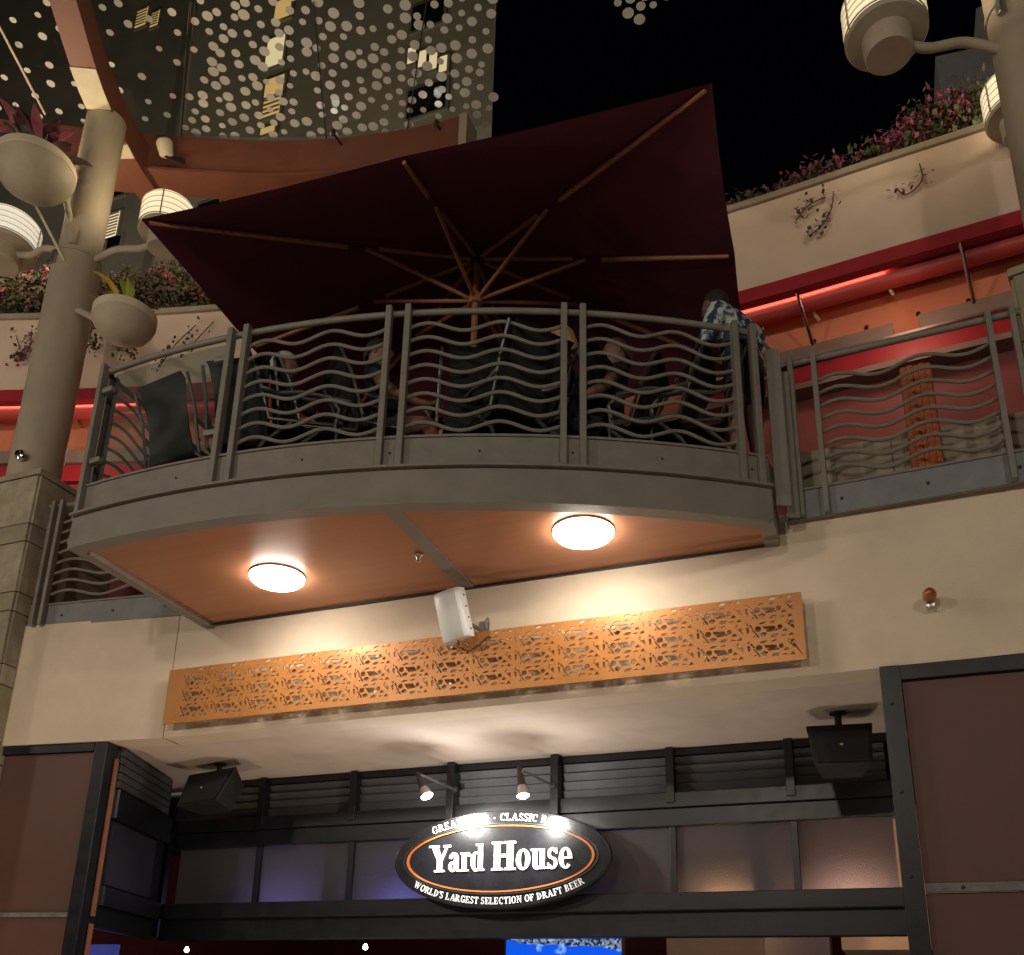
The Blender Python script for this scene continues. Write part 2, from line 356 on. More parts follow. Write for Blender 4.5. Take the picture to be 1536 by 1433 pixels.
L.new(mxc.outputs[0], p.inputs['Emission Color']); p.inputs['Emission Strength'].default_value = 1.0
TV = thing('television', 'blue lit television showing a sports court under the shopfront header', 'television', ((t0.x + t1.x) / 2, 9.05, 1.7))
MB().bx(t0.x - .02, t1.x + .02, 9.0, 9.07, 1.72, 2.42).build('casing', CABLE, TV, bevel=.005)
MB().bx(t0.x, t1.x, 8.992, 8.999, 1.74, 2.355).build('screen', tvm, TV)
MB().tube([((t0.x + t1.x) / 2, 9.09, 2.3), ((t0.x + t1.x) / 2, 9.09, 3.6)], .025, 8).build('ceiling_mount', CABLE, TV)

# shopfront in the recess: louvres, beams, transom panes
MX = [-6.47, -5.52, -4.53, -3.53, -2.57, -1.60, -.66, fx0 + .02]
slat_me = {}
for i in range(7):
    x0, x1 = MX[i] + .032, MX[i + 1] - .032; Ls = x1 - x0
    LV = MB().bx(x0 - .03, x1 + .03, BP + .095, BP + .13, 3.12, ZS - .004).build('louvre', BLACK, RB)
    for k in range(5):
        me = unit_box('louvre_slat', SLAT, .003, (Ls, .012, .090))
        piece('louvre_slat', me, LV, ((x0 + x1) / 2, BP + .03, 3.425 + k * .076), (R_(24 + random.uniform(-1.5, 1.5)), 0, 0))
for i, x in enumerate(MX[1:-1]):
    big = i in (2, 3)
    MB().bx(x - .034, x + .034, BP - (.12 if big else .07), BP + .09, 3.30 if not big else 3.24, ZS - .004).build('mullion', BLACK, RB, bevel=.004)
MB().bx(-6.47, fx0 + .02, BP - .02, BP + .09, ZS - .06, ZS - .006).build('head_rail', BLACK, RB)
MB().bx(-6.52, fx0 + .02, BP - .055, BP + .09, 3.262, 3.385).build('beam', BLACK, RB, bevel=.006)
MB().bx(-6.52, fx0 + .02, BP - .03, BP + .09, 3.115, 3.258).build('beam', BLACK, RB, bevel=.006)
MB().bx(-6.52, fx0 + .02, BP - .12, BP + .09, 2.445, 2.582).build('sill_beam', BLACK, RB, bevel=.008)
MB().bx(-6.52, fx0 + .02, BP - .06, BP + .083, 2.252, 2.452).build('header_beam', BLACK, RB, bevel=.008)
fr = mat('frosted_glass', (.38, .345, .41), .48, trans=.90, var=.05, scale=30, bump=.6, bscale=190)
for i in range(7):
    MB().bx(MX[i] + .026, MX[i + 1] - .026, BP + .02, BP + .028, 2.584, 3.113).build('transom_pane', fr, RB)
for x in MX[1:-1]: MB().bx(x - .025, x + .025, BP - .02, BP + .06, 2.584, 3.113).build('mullion', BLACK, RB, bevel=.003)
for x in (onY(481, 1300, BP).x, onY(1130, 1290, BP).x, onY(232, 1300, BP).x):
    MB().bx(x - .05, x + .05, BP + .10, BP + .16, 2.3, 3.6).build('inner_post', BLACK, RB)
sider('transom_pane', mat('dark_pane', (.03, .03, .04), .25), 2.6, 3.12, .05, .82, .02, .01)

# ================================================================== upper terrace: floor, back wall, lit fascia, planted parapet
struct(MB().prism([(-9.5, 6.9), (-7.2, 6.3), (JX, 6.5), (-.5, 6.5), (3.4, 6.4), (3.4, 11), (-9.5, 11)], 4.85, DECK).build('terrace_floor', KNEE))
ZF = 8.10
fpts = [onZ(-160, 604, ZF), onZ(0, 602, ZF), onZ(195, 597, ZF)]
FP = [(p.x, p.y) for p in fpts] + [(-5.9, 7.46), (-4.3, 7.74), (-2.6, 7.88)] + [(onZ(*q, ZF).x, onZ(*q, ZF).y) for q in ((1115, 455), (1325, 395), (1536, 335))] + [(3.2, 7.48)]
def offs(path, d):
    out = []
    for i, p in enumerate(path):
        a, b = Vector(path[max(i - 1, 0)]), Vector(path[min(i + 1, len(path) - 1)]); t = (b - a).normalized(); out.append((p[0] - t.y * d, p[1] + t.x * d))
    return out
def dense(path, n=5):
    out = []
    P = [Vector(p) for p in path]
    for i in range(len(P) - 1):
        p0, p1, p2, p3 = P[max(i - 1, 0)], P[i], P[i + 1], P[min(i + 2, len(P) - 1)]
        for k in range(n):
            t = k / n; out.append(tuple(.5 * ((2 * p1) + (p2 - p0) * t + (2 * p0 - 5 * p1 + 4 * p2 - p3) * t * t + (3 * p1 - p0 - 3 * p2 + p3) * t ** 3)))
    out.append(tuple(P[-1])); return out
FD = dense(FP)
UP = thing('upper_storey', 'orange upper storey with red lit fascia and cream planted parapet above the balcony', 'building', (-3, 8, DECK))
MB().strip(FD, .10, ZF, ZF + .15).build('fascia', RED, UP)
MB().strip(offs(FD, .015), .22, ZF + .152, 9.22).build('parapet', STUCCO2, UP)
MB().strip(offs(FD, -.02), .30, 9.223, 9.29).build('coping', KNEE, UP)
MB().strip(offs(FD, .10), 1.0, ZF + .10, ZF + .148).build('eaves_soffit', ORWALL, UP)
TB = dense(offs(FP, .23))
MB().tube([(p[0], p[1], ZF - .005) for p in TB], .088, 12).build('round_cornice', REDT, UP, True)
WL = offs(FD, .50)
MB().strip(WL, .2, 7.30, ZF + .098).build('wall', ORWALL, UP)
MB().strip(WL, .2, DECK, 7.298).build('wall', RDWALL, UP)
# small brackets and studs on the cornice, right part
for x, y in ((1212, 455), (1324, 415)):
    q = onZ(x, y, ZF - .03); MB().tube([(q.x + .02 * k, q.y + .215 - .10 * math.cos(R_(-20 + 24 * k)), ZF - .005 - .10 * math.sin(R_(-20 + 24 * k))) for k in range(5)], .016, 6).build('bracket', CREAM, UP)
for i in range(2, len(WL) - 1, 2):
    p = WL[i]; MB().box((p[0], p[1] - .012, ZF - .26), (.03, .03, .03), rz=.2).build('stud', DARKM, UP)
# light strip hidden behind the fascia: the lit cove
COVE = mat('cove_strip', (1, .8, .6), .5, emit=(1.0, .60, .38), estr=13)
cs = dense(offs(FP, .115))
MB().strip(cs[2:11], .02, ZF + .045, ZF + .065).build('cove_light', COVE, UP)
MB().strip(cs[28:36], .02, ZF + .045, ZF + .065).build('cove_light', COVE, UP)
# ledges, frames, curtain and knee wall of the terrace shop
wr = WL[30:]; 
def lrun(i0, i1, d, z0, z1, th, name, m): return MB().strip(offs(WL, -d)[i0:i1], th, z0, z1).build(name, m, UP)
zl1 = onY(1300, 515, 8.2).z
lrun(30, 36, .13, zl1 - .07, zl1 + .08, .125, 'sign_rail', LEDGE); lrun(36, 46, .13, zl1 - .05, zl1 + .10, .125, 'sign_rail', LEDGE)
lrun(28, 46, .17, zl1 - .10, zl1 - .075, .16, 'sign_rail', STEEL)
lrun(28, 46, .09, zl1 - .30, zl1 - .11, .085, 'red_band', RED)
lrun(4, 16, .13, zl1 - .12, zl1 + .04, .125, 'sign_rail', LEDGE)
lrun(4, 16, .09, zl1 - .34, zl1 - .13, .085, 'red_band', RED)
lrun(28, 46, .20, zl1 - .42, zl1 - .36, .195, 'canopy_edge', LEDGE)
lrun(0, 26, .10, DECK, 5.78, .095, 'knee_wall', KNEE)
kz0 = onY(1335, 655, 6.45).z; kx = onY(1335, 655, 6.45).x
MB().strip([(-.35, 6.47), (kx - .004, 6.44)], .12, DECK, kz0).build('knee_wall', KNEE, UP); MB().strip([(kx + .004, 6.44), (2.2, 6.40)], .12, DECK, kz0).build('knee_wall', KNEE, UP)
qc = onY(1385, 640, 6.36); cm = MB()
for k in range(5): cm.tube([(qc.x - .08 + k * .038, 6.36 - .012 * (k % 2), DECK + .0), (qc.x - .08 + k * .038, 6.36 - .012 * (k % 2), 6.02)], .028, 8)
tag(cm.build('curtain', CURT), 'orange pleated curtain panel behind the right railing', 'curtain')
qc = onY(150, 880, 7.2); cm = MB()
for k in range(4): cm.tube([(qc.x - .06 + k * .05, 7.2 - .012 * (k % 2), DECK + .03), (qc.x - .06 + k * .05, 7.2 - .012 * (k % 2), 6.7)], .032, 8)
tag(cm.build('curtain', mat('red_curtain', (.22, .03, .03), .8, var=.25, scale=3, stretch=(14, 14, .4))), 'dark red pleated curtain behind the low left railing', 'curtain')
lamp('terrace_light', 'POINT', (qc.x - .3, 6.9, 7.3), 10, (1, .62, .45), UP, .12)
lamp('terrace_light', 'AREA', (.6, 7.35, 7.7), 6.0, (1, .55, .38), UP, .3, (.6, 8.2, 6.6))  # added area lamp without a fixture, brightens the red back wall
# raking chrome struts under the eaves
for (a, b) in (((1195, 437), (1225, 537)), ((1440, 364), (1464, 470)), ((103, 620), (135, 655)), ((0, 648), (30, 681))):
    s0 = onZ(*a, ZF); s1 = onY(*b, s0.y + .42)
    MB().tube([s0, s0 + (s1 - s0) * 1.25], .017, 8).build('strut', CHROME, UP, True)
# ================================================================== balcony
BA0, BA1 = -6.45, 34.6
BAL = thing('balcony', 'curved balcony with taupe steel edge and orange boarded underside', 'balcony', (-2.8, 5.6, ZB))
inner = AR - .11
xl, xr = arc(BA0, AR)[0], arc(BA1, AR)[0]
dvx = onZ(647, 826, ZB).x
MB().strip(arcp(BA0, BA1, AR, 48), .07, ZB, 4.945).build('edge_beam', FASC, BAL, bevel=.004)
MB().strip(arcp(BA0 + .3, BA1 - .3, AR + .012, 48), .11, ZB - .024, ZB - .002).build('bottom_flange', FASC, BAL)
MB().strip(arcp(BA0, BA1, AR + .035, 48), .12, 4.947, 4.965).build('ledge', RAIL, BAL)
MB().strip(arcp(BA0 + .8, BA1 - .8, AR - .095, 48), .02, ZB - .008, ZB + .06).build('shadow_gap', DARKM, BAL)
la, ra = Vector(arc(BA0, AR)), Vector(arc(BA1, AR))
MB().strip([tuple(la), (xl - .02, 6.18)][::-1], .085, ZB - .02, 4.945).build('edge_beam', FASC, BAL, bevel=.004)
MB().strip([(xl + .10, la.y + .1), (xl + .08, 6.19)][::-1], .012, ZB - .03, ZB + .03).build('edge_trim', STEEL, BAL)
MB().strip([(ra.x + .0, 6.17), tuple(ra)][::-1], .10, ZB - .02, 4.945).build('edge_beam', FASC, BAL, bevel=.004)
def soffpoly(xa, xb):
    pts = [];
    for i in range(33):
        x = xa + (xb - xa) * i / 32; a = math.asin((x - AC.x) / inner); pts.append((x, AC.y - inner * math.cos(a)))
    return pts + [(xb, 6.185), (xa, 6.185)]
for (xa, xb) in ((xl + .10, dvx - .05), (dvx + .05, ra.x - .06)):
    MB().prism(soffpoly(xa, xb), ZB + .004, ZB + .03).build('soffit_board', WOODP, BAL)
MB().bx(dvx - .052, dvx + .052, AC.y - inner * math.cos(math.asin((dvx - AC.x) / inner)) - .01, 6.18, ZB - .006, ZB + .03).build('divider_strip', FASC, BAL, bevel=.003)
MB().bx(xl + .1, ra.x - .05, 6.165, 6.19, ZB - .012, ZB + .02).build('wall_trim', DARKM, BAL)
MB().prism(arcp(BA0 + .4, BA1 - .4, AR - .08, 32) + [(ra.x - .02, 6.45), (xl + .02, 6.45)], ZB + .05, DECK - .01).build('deck', KNEE, BAL)
q = onZ(628, 831, ZB)
o = MB().lathe([(.03, .004), (.032, -.012), (.018, -.03), (.012, -.05), (.02, -.055), (.004, -.06)], (q.x, q.y, ZB), 12).build('ceiling_sprinkler', CHROME, None, True, at=(q.x, q.y, ZB))
tag(o, 'tiny chrome sprinkler head on the orange balcony underside', 'sprinkler')
# two round ceiling lamps
DOME = mat('opal_lamp', (.9, .9, .9), .4, emit=(1.0, .92, .80), estr=46)
for (x, y), lab in (((415, 873), 'round white lit ceiling lamp under the half of the balcony by the stone pier'), ((875, 806), 'round white lit ceiling lamp under the balcony half beyond the divider strip')):
    q = onZ(x, y, ZB - .05)
    t = thing('ceiling_lamp', lab, 'lamp', (q.x, q.y, ZB), 'round lamps under the balcony')
    MB().lathe([(.200, .006), (.206, -.004), (.206, -.012), (.19, -.013)], (q.x, q.y, ZB), 36).build('base_ring', WHITEP, t, True)
    MB().lathe([(.200, -.012), (.202, -.026), (.18, -.05), (.13, -.066), (.065, -.075), (.001, -.078)], (q.x, q.y, ZB), 36).build('diffuser', DOME, t, True)

# ================================================================== railings
NB = 8
def wave_path(P0, P1, zc, amp, n=40, fn=None, cyc=2.0, tail=0.0):
    out = []
    for i in range(n + 1):
        t = i / n; p = fn(t) if fn else (P0[0] + (P1[0] - P0[0]) * t, P0[1] + (P1[1] - P0[1]) * t)
        out.append((p[0], p[1], zc + amp * math.sin(2 * math.pi * cyc * t + .15)))
    return out
def post(mb, p, z0, z1, ang, wd=.042, dp=.062):
    mb.box((p[0], p[1], (z0 + z1) / 2), (wd, dp, z1 - z0), rz=ang)
RLA = thing('balcony_railing', 'taupe steel balcony railing with wavy horizontal bars and one glass bay', 'railing', (-2.8, 4.9, 4.95))
RR = AR - .02
TOE0, TOE1 = 4.967, 5.185
MB().strip(arcp(BA0, BA1, RR, 48), .02, TOE0, TOE1).build('toe_plate', RAIL, RLA)
MB().strip(arcp(BA0, BA1, RR + .012, 48), .10, TOE1 + .001, TOE1 + .018).build('toe_rail', RAIL, RLA)
MB().tube([(*arc(a, RR - .02), RT) for a in [BA0 + (BA1 - BA0) * i / 60 for i in range(61)]], .024, 10).build('top_rail', RAIL, RLA, True)
posts = [-6.1, 3.55, 4.6, 13.3, 14.4, 23.15, 24.2, 33.0, 34.1]
for a in posts:
    m = MB(); post(m, arc(a, RR + .012), 4.968, RT + .035, R_(a)); m.build('post', RAIL, RLA, bevel=.006)
for (a0, a1) in ((4.75, 13.15), (14.55, 23.0), (24.35, 32.85)):
    for k in range(NB):
        z = 5.275 + k * .112
        MB().tube(wave_path(None, None, z, .034, 36, lambda t: arc(a0 + (a1 - a0) * t, RR - .01)), .0135, 7).build('wave_bar', RAIL, RLA, True)
for a in (1, 8.9, 13.85, 18.7, 23.65, 28.5, 33.6): piece('bolt', bolt_me, RLA, (*arc(a, RR + .004), 5.08), (0, 0, R_(a)), (.65, .65, .65))
# glass bay
gp = MB().strip(arcp(-5.3, 3.0, RR - .02, 10), .012, 5.23, 6.13).build('glass_pane', GLASS, RLA)
for a in (-5.4, 3.05):
    for z in (5.38, 5.98):
        c = arc(a, RR + .01); m = MB(); m.box((c[0], c[1], z), (.10, .05, .045), rz=R_(a)); m.build('glass_clamp', RAIL, RLA, bevel=.012)
# left return of the railing
lc = Vector(arc(BA0, RR)); lend = Vector((xl - .01, 6.12))
def lrp(t): return lc.lerp(lend, t)
MB().strip([tuple(lend), tuple(lc)], -.02, TOE0, TOE1).build('toe_plate', RAIL, RLA)
MB().tube([(*lrp(0), RT), (*lrp(1), RT)], .024, 10).build('top_rail', RAIL, RLA, True)
for t in (.05, .09, .93, .985):
    m = MB(); post(m, tuple(lrp(t)), 4.90, RT + .03, R_(90)); m.build('post', RAIL, RLA, bevel=.006)
for k in range(NB):
    MB().tube(wave_path(tuple(lrp(.1)), tuple(lrp(.92)), 5.275 + k * .112, .034, 36), .0135, 7).build('wave_bar', RAIL, RLA, True)
MB().box((lc.x - .10, lc.y + .16, 5.02), (.05, .16, .05)).build('side_tab', RAIL, RLA); MB().box((lc.x - .10, lc.y + .16, 4.83), (.05, .16, .05)).build('side_tab', RAIL, RLA)
MB().box((lc.x - .125, lc.y + .16, 4.92), (.012, .06, .2)).build('side_plate', STEEL, RLA)
# right return: broad end plates
rc = Vector(arc(BA1, RR)); rend = Vector((rc.x + .03, 6.12))
MB().box((rc.x + .075, rc.y + .06, 5.46), (.10, .02, 1.22), rz=R_(20)).build('end_plate', RAIL, RLA, bevel=.004)
MB().box((rc.x + .12, rc.y + .17, 5.38), (.09, .02, 1.14), rz=R_(20)).build('end_plate', RAIL, RLA, bevel=.004)
MB().strip([tuple(rc), tuple(rend)], .02, TOE0, TOE1).build('toe_plate', RAIL, RLA)
for k in range(4):
    MB().tube([(rc.x + .02, rc.y + .02, 5.83 + k * .1), (rc.x + .05, rc.y + .07, 5.80 + k * .1), (rc.x + .07, rc.y + .14, 5.82 + k * .1)], .012, 7).build('wave_bar', RAIL, RLA, True)

def wall_rail(A, B, ztop, label, post_t, bay, tilt=0.0, drop=0.0):
    A, B = Vector(A), Vector(B); d = (B - A).normalized(); ang = math.atan2(d.y, d.x)
    T = thing('railing', label, 'railing', (*((A + B) / 2), ZT), 'railings along the front wall')
    def P(t): return A.lerp(B, t)
    MB().strip([tuple(A), tuple(B)], .03, ZT - .02, 5.055).build('toe_plate', GREYB, T)
    MB().strip([tuple(A + Vector((0, -.012))), tuple(B + Vector((0, -.012)))], .09, 5.056, 5.072).build('toe_rail', RAIL, T)
    MB().tube([(*P(0), ztop), (*P(1), ztop)], .024, 10).build('top_rail', RAIL, T, True)
    for t in post_t:
        m = MB(); post(m, tuple(P(t) + Vector((.0, -.03))), ZT - .015, ztop + .03, ang, .036); m.build('post', RAIL, T, bevel=.005)
    for k in range(NB):
        MB().tube(wave_path(tuple(P(bay[0])), tuple(P(bay[1])), 5.16 + k * (ztop - 5.25) / NB, .036, 40), .0135, 7).build('wave_bar', RAIL, T, True)
    for t in (.2, .5, .8): q = P(t); piece('bolt', bolt_me, T, (q.x, q.y - .001, 4.95), (0, 0, ang))
    return T
rA, rB = onY(1168, 600, 6.12), onY(1520, 480, 6.06)
wall_rail((rA.x, 6.13), (rB.x + .25, 6.05), 6.08, 'taupe wavy-bar railing on the wall between the balcony and a stone pier', (.055, .145, .775, .855), (.15, .77))
wall_rail((-7.04, 6.01), (-5.3, 6.21), 6.08, 'short taupe wavy-bar railing on the wall behind the balcony corner by the lantern column pier', (.05, .10, .95), (.11, .94))

# ================================================================== copper screen with cut-out pattern
pTL, pBR = onY(258, 998, 6.10), onY(1208, 993, 6.10)
PX0, PX1 = onY(251, 1040, 6.10).x, onY(1206, 940, 6.10).x
PZ0, PZ1 = onY(730, 1038, 6.10).z, onY(730, 947, 6.10).z
cu = bpy.data.curves.new('screen_curve', 'CURVE'); cu.dimensions = '2D'; cu.fill_mode = 'BOTH'; cu.extrude = .006
def spl(pts):
    s_ = cu.splines.new('POLY'); s_.points.add(len(pts) - 1); s_.use_cyclic_u = True
    for i, q_ in enumerate(pts): s_.points[i].co = (q_[0], q_[1], 0, 1)
W_, H_ = PX1 - PX0, PZ1 - PZ0
spl([(0, 0), (W_, 0), (W_, H_), (0, H_)])
NC = 15; cw = (W_ - .17) / NC; ch = .132
def ell(cx, cy, rx, ry, n=8, rot=0): return [(cx + rx * math.cos(a) * math.cos(rot) - ry * math.sin(a) * math.sin(rot), cy + rx * math.cos(a) * math.sin(rot) + ry * math.sin(a) * math.cos(rot)) for a in [2 * math.pi * k / n for k in range(n)]]
low = [ [(.00, -.40), (.05, -.31), (.13, -.32), (.10, -.43), (.03, -.45)], [(.20, -.41), (.245, -.36), (.30, -.41), (.25, -.43)],
        [(.35, -.44), (.395, -.30), (.435, -.44)], [(-.345, -.36), (-.325, -.28), (-.305, -.35)], ]
cell = [ [(-.13, .15), (.06, .13), (.135, -.09), (-.055, -.12)], ell(-.245, .06, .052, .125), ell(.185, .06, .046, .115),
         [(-.215, .33), (-.16, .40), (-.09, .39), (-.13, .32), (-.19, .29)], [(.0, .34), (.05, .40), (.10, .40), (.06, .32)],
         [(-.21, -.24), (-.15, -.15), (-.09, -.22), (-.13, -.36), (-.18, -.34)], [(.235, -.17), (.28, -.06), (.33, -.15), (.28, -.2)],
         [(.235, .42), (.272, .42), (.40, .12), (.515, -.22), (.48, -.25), (.37, .05)], [(.33, .40), (.36, .36), (.335, .31)],
         [(.385, .14), (.415, .21), (.455, .06), (.425, .02)], [(.53, .40), (.565, .40), (.55, .27)], [(.525, .16), (.575, .17), (.57, -.06), (.545, -.1)],
         [(-.36, .0), (-.325, .0), (-.225, -.36), (-.262, -.38)], [(-.42, .30), (-.385, .32), (-.32, .08), (-.355, .06)] ] + low
def cross(a, b, c_, d):
    def o(p, q, r_): return (q[0] - p[0]) * (r_[1] - p[1]) - (q[1] - p[1]) * (r_[0] - p[0])
    return o(a, b, c_) * o(a, b, d) < 0 and o(c_, d, a) * o(c_, d, b) < 0
def pin(p, q):
    r_ = False
    for i in range(len(q)):
        a, b = q[i], q[(i + 1) % len(q)]
        if (a[1] > p[1]) != (b[1] > p[1]) and p[0] < (b[0] - a[0]) * (p[1] - a[1]) / (b[1] - a[1]) + a[0]: r_ = not r_
    return r_
def hits(p, q):
    if max(a[0] for a in p) < min(a[0] for a in q) or max(a[0] for a in q) < min(a[0] for a in p) or max(a[1] for a in p) < min(a[1] for a in q) or max(a[1] for a in q) < min(a[1] for a in p): return False
    return any(pin(a, q) for a in p) or any(pin(a, p) for a in q) or any(cross(p[i - 1], p[i], q[j - 1], q[j]) for i in range(len(p)) for j in range(len(q)))
def grow(pl, f):
    mx_, my_ = sum(a for a, b in pl) / len(pl), sum(b for a, b in pl) / len(pl); return [(mx_ + (x - mx_) * f, my_ + (y - my_) * f) for x, y in pl]
nlow = len(low); cur = list(cell)
def clash(g, i): return any(hits(g, [(x + dx, y + dy) for x, y in cur[j]]) for j in range(len(cur)) for dx in (-1, 0, 1) for dy in (-1, 0, 1) if (j, dx, dy) != (i, 0, 0))
for i in range(len(cur)):
    for _ in range(8):
        if not clash(grow(cur[i], 1.12), i): break
        cur[i] = grow(cur[i], .90)
base_ = list(cur)
for i in range(len(cur)):                       # widen each opening as far as the metal left between openings allows
    for f in (1.28, 1.2, 1.12, 1.06):
        g = grow(base_[i], f); gm = grow(base_[i], f * 1.16)
        if not clash(gm, i):
            cur[i] = g; break
cell = cur; low = cur[-nlow:]
for c in range(NC):
    for r in range(4):
        for pl in (cell if r < 3 else low):
            pts = [(.15 + (c + .42 + x) * cw, H_ * .5 + (r - 1) * ch + y * ch) for x, y in pl]
            if min(p[0] for p in pts) > .03 and max(p[0] for p in pts) < W_ - .03: spl(pts)
for r in range(3): spl(ell(W_ - .075, H_ * .5 + (r - 1) * ch + .03, .017, .017)); 
cuo = bpy.data.objects.new('screen_curve', cu); COL.objects.link(cuo)
dg = bpy.context.evaluated_depsgraph_get(); me = bpy.data.meshes.new_from_object(cuo.evaluated_get(dg)); bpy.data.objects.remove(cuo)
me.name = 'screen_plate'; me.materials.clear(); me.materials.append(COPPER)
SCR = thing('perforated_screen', 'long copper-orange metal screen with cut-out geometric pattern on the cream wall', 'wall screen', (PX0, 6.10, PZ0))
so_ = bpy.data.objects.new('screen_plate', me); COL.objects.link(so_); so_.parent = SCR; so_.rotation_euler = (R_(90), 0, 0); so_.location = (0, 0, 0); ORG[so_.name] = Vector((PX0, 6.10, PZ0))
for i in range(9):
    for zz in (PZ0 + .09, (PZ0 + PZ1) / 2, PZ1 - .09):
        if i not in (0, 8) and zz == (PZ0 + PZ1) / 2: continue
        x = PX0 + .1 + i * (W_ - .13) / 8
        MB().tube([(x, 6.101, zz), (x, 6.195, zz)], .011, 8).build('standoff', STEEL, SCR, True)

# ================================================================== oval restaurant sign
SY = 7.44
c0 = onY(747, 1288, SY); sa = (onY(908, 1286, SY).x - onY(585, 1289, SY).x) / 2; sb = (onY(747, 1214, SY).z - onY(747, 1362, SY).z) / 2
SG = thing('oval_sign', 'black oval sign with white Yard House lettering and orange ring', 'sign', (c0.x, SY, c0.z))
SIGNB = mat('sign_black', (.006, .0065, .010), .26, var=.25, scale=5, bump=.05, bscale=25, coat=.5)
SIGNR = mat('sign_rim', (.02, .02, .024), .35, var=.3, scale=10, coat=.3)
ORNG = mat('sign_orange', (.58, .16, .03), .38, var=.1)
WHT = mat('sign_white', (.82, .82, .80), .5, var=.03)
def ov(a, b, n=72): return [(c0.x + a * math.cos(2 * math.pi * k / n), c0.z + b * math.sin(2 * math.pi * k / n)) for k in range(n)]
def ovring(a0, b0, a1, b1, y0, y1, name, m, n=72):
    A, B = ov(a0, b0, n), ov(a1, b1, n); vs = [(p[0], y, p[1]) for y in (y0, y1) for q in (A, B) for p in q]; fs = []
    for k in range(n):
        j = (k + 1) % n; fs += [(k, j, n + j, n + k), (2 * n + k, 3 * n + k, 3 * n + j, 2 * n + j), (k, 2 * n + k, 2 * n + j, j), (n + k, n + j, 3 * n + j, 3 * n + k)]
    mb = MB(); mb.add(vs, fs); return mb.build(name, m, SG, True)
MB().xz(ov(sa, sb), SY, SY + .09).build('board', SIGNR, SG, bevel=.01)
MB().xz(ov(sa * .985, sb * .975), SY - .004, SY - .0005).build('face', SIGNB, SG)
ovring(sa * .868, sb * .68, sa * .846, sb * .652, SY - .018, SY - .0045, 'orange_ring', ORNG)
ovring(sa * .905, sb * .725, sa * .885, sb * .70, SY - .014, SY - .0045, 'ring_edge', SIGNR)
for dx in (-.5, .5):
    for dz in (.1, -.1): MB().bx(c0.x + dx - .02, c0.x + dx + .02, SY + .085, BP - .02, c0.z + dz - .02, c0.z + dz + .02).build('mount', BLACK, SG)

# serif capitals and bold lower-case letters drawn as strokes
def rect(x0, y0, x1, y1): return [(x0, y0), (x1, y0), (x1, y1), (x0, y1)]
def bowl(cx, cy, rx, ry, tx, ty, a0=0, a1=360, n=18):
    o_ = [(cx + rx * math.cos(R_(a0 + (a1 - a0) * k / n)), cy + ry * math.sin(R_(a0 + (a1 - a0) * k / n))) for k in range(n + 1)]
    i_ = [(cx + (rx - tx) * math.cos(R_(a0 + (a1 - a0) * k / n)), cy + (ry - ty) * math.sin(R_(a0 + (a1 - a0) * k / n))) for k in range(n + 1)]
    return [[o_[k], o_[k + 1], i_[k + 1], i_[k]] for k in range(n)]
def stem(x, t=.17, y0=0, y1=1, s=.07, h=.07, top=True, bot=True):
    r_ = [rect(x, y0, x + t, y1)]
    if bot: r_.append(rect(x - s, y0, x + t + s, y0 + h))
    if top: r_.append(rect(x - s, y1 - h, x + t + s, y1))
    return r_
T_ = .17
